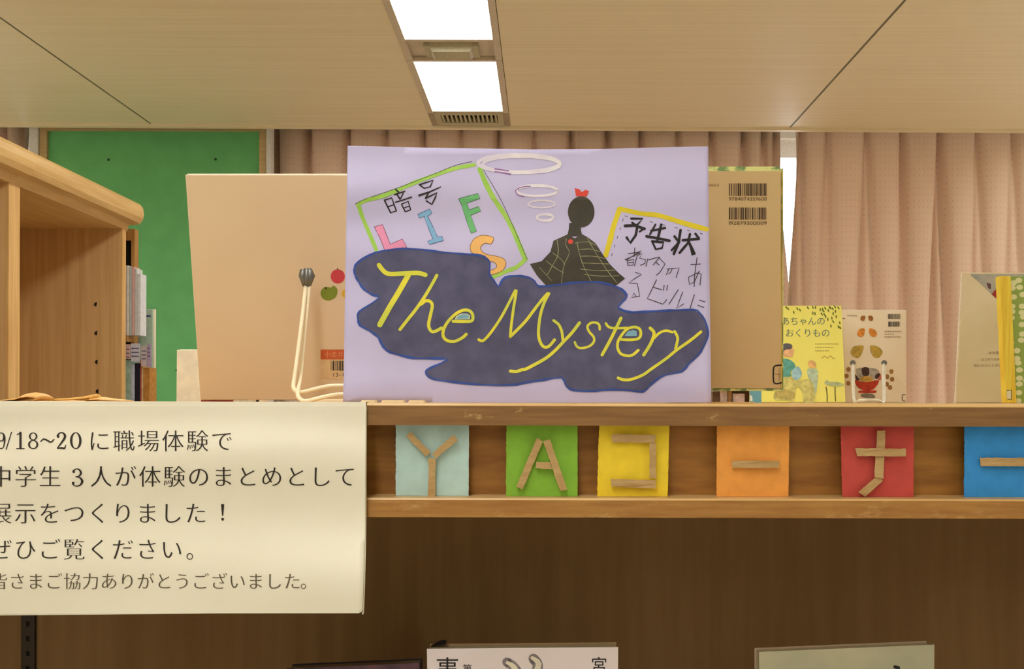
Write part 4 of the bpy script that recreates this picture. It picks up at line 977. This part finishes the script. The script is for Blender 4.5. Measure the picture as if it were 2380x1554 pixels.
for x, y in ((1612, 865), (1592, 938), (1610, 1020), (2098, 888), (2105, 975), (2082, 1068), (2048, 945), (2045, 1030)):
    pq('nut_print', [[(x - 24, y), (x - 14, y - 22), (x + 14, y - 22), (x + 24, y), (x + 12, y + 24), (x - 12, y + 24)]], (178, 128, 72))
Ink().barcode(*Q([(2060, 240)])[0], *Q([(2198, 295)])[0], 11).barcode(*Q([(2062, 325)])[0], *Q([(2195, 382)])[0], 12).build('barcode', M['soft_ink'], B5, m5, .0010)
ink = Ink()
for x0, x1, y in ((2020, 2200, 437), (2020, 2120, 467), (2020, 2195, 498), (1600, 1710, 258), (1545, 1575, 290)):
    x = x0
    while x < x1: ink.rect(*Q([(x, y - 6)])[0], *Q([(x + 12, y + 6)])[0]); x += 19
ink.build('small_print', flat('faint brown print', (168, 142, 112)), B5, m5, .0010)
Ink().stroke(Q([(2255, 1148), (2222, 1150), (2218, 1180), (2222, 1215), (2252, 1222)]), 1.6, 0).build('call_label_frame', M['soft_ink'], B5, m5, .0010)
t = thing('book_stand', 'small clear plastic book stand with round tips holding the pan picture book', 'book stand', (XW(2019, 2.3), 2.3, ZB))
def zb_px(Y): return HY - (ZB + .0030 - EYE) / Y * F
tube('stand_wire', wp([(1983, 845, 2.40), (1983, 880, 2.37), (1984, 915, 2.33), (1988, zb_px(2.30), 2.30), (2000, 931, 2.27), (2020, 930, 2.26), (2040, 931, 2.27), (2052, zb_px(2.30), 2.30), (2054, 915, 2.33), (2054, 880, 2.37), (2054, 845, 2.40)]), .0046, M['clear'], t, 8, 4)
for px in (1982, 2055):
    v, f = tube_vf(wp([(px, 843, 2.395), (px, 843, 2.412)]), .0075, 14); obj('round_tip', v, f, M['rubber'], t, False)
# beige book with a painted corner
M['beige'] = mottled('beige cover', (236, 220, 184), (230, 213, 176), (8, 8, 8), .35, .4)
B6, m6 = backbook('picture_book', 'beige picture book with grey-blue painted top corner, near the right edge', 2238, 2222, 2470, 2480, 634, 2.30, .04, .010, M['beige'], far_up=.003, inset=-.0016)
D = lambda p: T(2180, 600, 4.44, p)
Ink().fill(D([(335, 162), (900, 162), (900, 600), (640, 440), (560, 370), (440, 260)])).build('grey_corner', mottled('grey wash', (160, 166, 160), (190, 182, 168), (40, 40, 40), .5), B6, m6, .0008)
Ink().fill(D([(555, 370), (590, 325), (640, 290), (680, 400), (650, 440), (600, 410)])).build('red_patch', mottled('red wash', (176, 50, 46), (150, 40, 40), (90, 90, 90)), B6, m6, .0012)
Ink().fill(D([(500, 250), (545, 262), (548, 320), (520, 310)])).build('plum_patch', flat('plum wash', (112, 78, 82)), B6, m6, .0012)
Ink().fit('ゆき見て', *D([(525, 960)])[0], *D([(660, 990)])[0], thin=0).fit('はじめてのゆき', *D([(450, 1028)])[0], *D([(665, 1055)])[0]).fit('ほんのひとときの', *D([(372, 1090)])[0], *D([(655, 1118)])[0]).build('small_print', flat('brown small print', (150, 122, 88)), B6, m6, .0008)
# green dotted book with yellow cloth spine
M['gdots'], tt, gb = base_mat('green cover with white dots', .5, .3)
tc = tt.nodes.new('ShaderNodeTexCoord'); vo = tt.nodes.new('ShaderNodeTexVoronoi'); vo.inputs['Scale'].default_value = 52; vo.inputs['Randomness'].default_value = .7; vo.voronoi_dimensions = '2D'; sp_ = tt.nodes.new('ShaderNodeSeparateXYZ'); cb_ = tt.nodes.new('ShaderNodeCombineXYZ')
mp = tt.nodes.new('ShaderNodeMapping'); mp.inputs['Scale'].default_value = (.85, 1.1, 1)
rp = tt.nodes.new('ShaderNodeValToRGB'); rp.color_ramp.elements[0].position = .34; rp.color_ramp.elements[1].position = .38; rp.color_ramp.elements[0].color = lin((232, 232, 176)); rp.color_ramp.elements[1].color = lin((152, 176, 84))
tt.links.new(tc.outputs['Object'], sp_.inputs[0]); tt.links.new(sp_.outputs[0], cb_.inputs[0]); tt.links.new(sp_.outputs[2], cb_.inputs[1]); tt.links.new(cb_.outputs[0], mp.inputs[0]); tt.links.new(mp.outputs[0], vo.inputs['Vector']); tt.links.new(vo.outputs['Distance'], rp.inputs[0]); tt.links.new(rp.outputs[0], gb.inputs['Base Color'])
M['ycloth'] = mottled('yellow cloth spine', (252, 226, 84), (240, 200, 62), (160, 20, 8), .7)
B7, m7 = backbook('picture_book', 'green white-dotted picture book with a yellow cloth spine at the right edge', 2349, 2363, 2520, 2530, 642, 2.14, -.015, .012, M['gdots'])
bot7 = HY - (ZB + .0004 - EYE) / 2.14 * F
a0, a1, c0, c1 = P(2345, bot7, 2.132), P(2363, bot7, 2.132), P(2350, 641, 2.117), P(2323, 641, 2.117)
q = [P(2338, bot7, 2.130), P(2363.5, bot7, 2.130), P(2363.5, bot7, 2.130) + Vector((0, .022, 0)), P(2338, bot7, 2.130) + Vector((0, .022, 0)), P(2323.5, 641, 2.115), P(2350, 641, 2.115), P(2350, 641, 2.115) + Vector((0, .022, 0)), P(2323.5, 641, 2.115) + Vector((0, .022, 0))]
hexa('cloth_spine', q, M['ycloth'], B7, .003)
mm7 = plane_map(q[0], (q[1] - q[0]).cross(q[4] - q[0]))
Ink().rect(2340, 907, 2351, 927).build('call_label', flat('white label', (240, 234, 190)), B7, mm7, .0008)
Ink().stroke([(2340, 907), (2351, 906), (2351, 928), (2342, 927)], 1.8, 0).build('call_label_frame', flat('olive frame', (110, 96, 40)), B7, mm7, .0012)

# ------------------------------------------------------------------ books on the lower shelf
ZSb = ZS
def lowbook(label, x0, x1, tl, tr, Y, thick, cover, back, page):
    bl = HY - (ZSb + .0005 + thick * .10 - EYE) / Y * F
    return book('book', label, (x0, tl, Y + .02), (x1, tr, Y + .02), (x0 + 6, bl, Y), (x1 - 4, bl, Y), thick, cover, back_cover=back, page=page, inset=.002)
pagem = mottled('yellowed pages', (206, 196, 160), (180, 168, 130), (20, 500, 20), .8)
B8, m8 = lowbook('white dust-jacketed novel with black brush lettering at the bottom centre', 992, 1437, 1507, 1503, 1.11, .034, mottled('white jacket', (236, 224, 226), (228, 216, 214), (8, 8, 8), .2, .5, 0, 2, .3, .7, .5), flat('worn board', (176, 146, 104)), pagem)
hexa('spine_corner', [P(1000, 1500, 1.145), P(1037, 1497, 1.145), P(1037, 1497, 1.16), P(1000, 1500, 1.16), P(1022, 1488, 1.14), P(1038, 1486, 1.14), P(1038, 1486, 1.158), P(1022, 1488, 1.158)], M['ink'], B8)
for a in (('事', 1014, 1527, 1066, 1580), ('第', 1076, 1543, 1096, 1562), ('宮', 1376, 1526, 1409, 1562)): Ink().fit(*a).build('lettering', M['ink'], B8, m8, .0006)
Ink().stroke([(1178, 1538), (1192, 1547), (1204, 1562)], 22).stroke([(1240, 1530), (1250, 1545), (1245, 1566)], 24).build('brush_backing', flat('jacket grey', (140, 130, 132)), B8, m8, .0005)  # broad grey strokes laid under the cream brush strokes
Ink().stroke([(1176, 1538), (1192, 1547), (1204, 1566)], [6, 12, 14]).stroke([(1234, 1526), (1252, 1542), (1240, 1570)], [6, 14, 12]).build('brush_title', flat('jacket cream', (232, 222, 200)), B8, m8, .0008)
B9, m9 = lowbook('dark purple paperback left of the white novel, only its top edge in view', 665, 975, 1553, 1540, 1.12, .03, mottled('dark plum cover', (44, 34, 50), (96, 60, 74), (30, 30, 30), .25, .5, 0, 4, .4, .7), flat('dark board', (50, 40, 40)), flat('grey pages', (128, 112, 86)))
B10, m10 = lowbook('glossy grey-green covered book at the bottom right', 1764, 2172, 1514, 1497, 1.11, .026, mottled('grey-green jacket', (186, 182, 150), (164, 164, 134), (10, 10, 14), .15, .5, 0, 3, .35, .65, .6), flat('pale board', (190, 168, 140)), pagem)
Ink().stroke([(2080, 1549), (2096, 1554), (2110, 1562)], 8).build('black_mark', M['ink'], B10, m10, .0006)
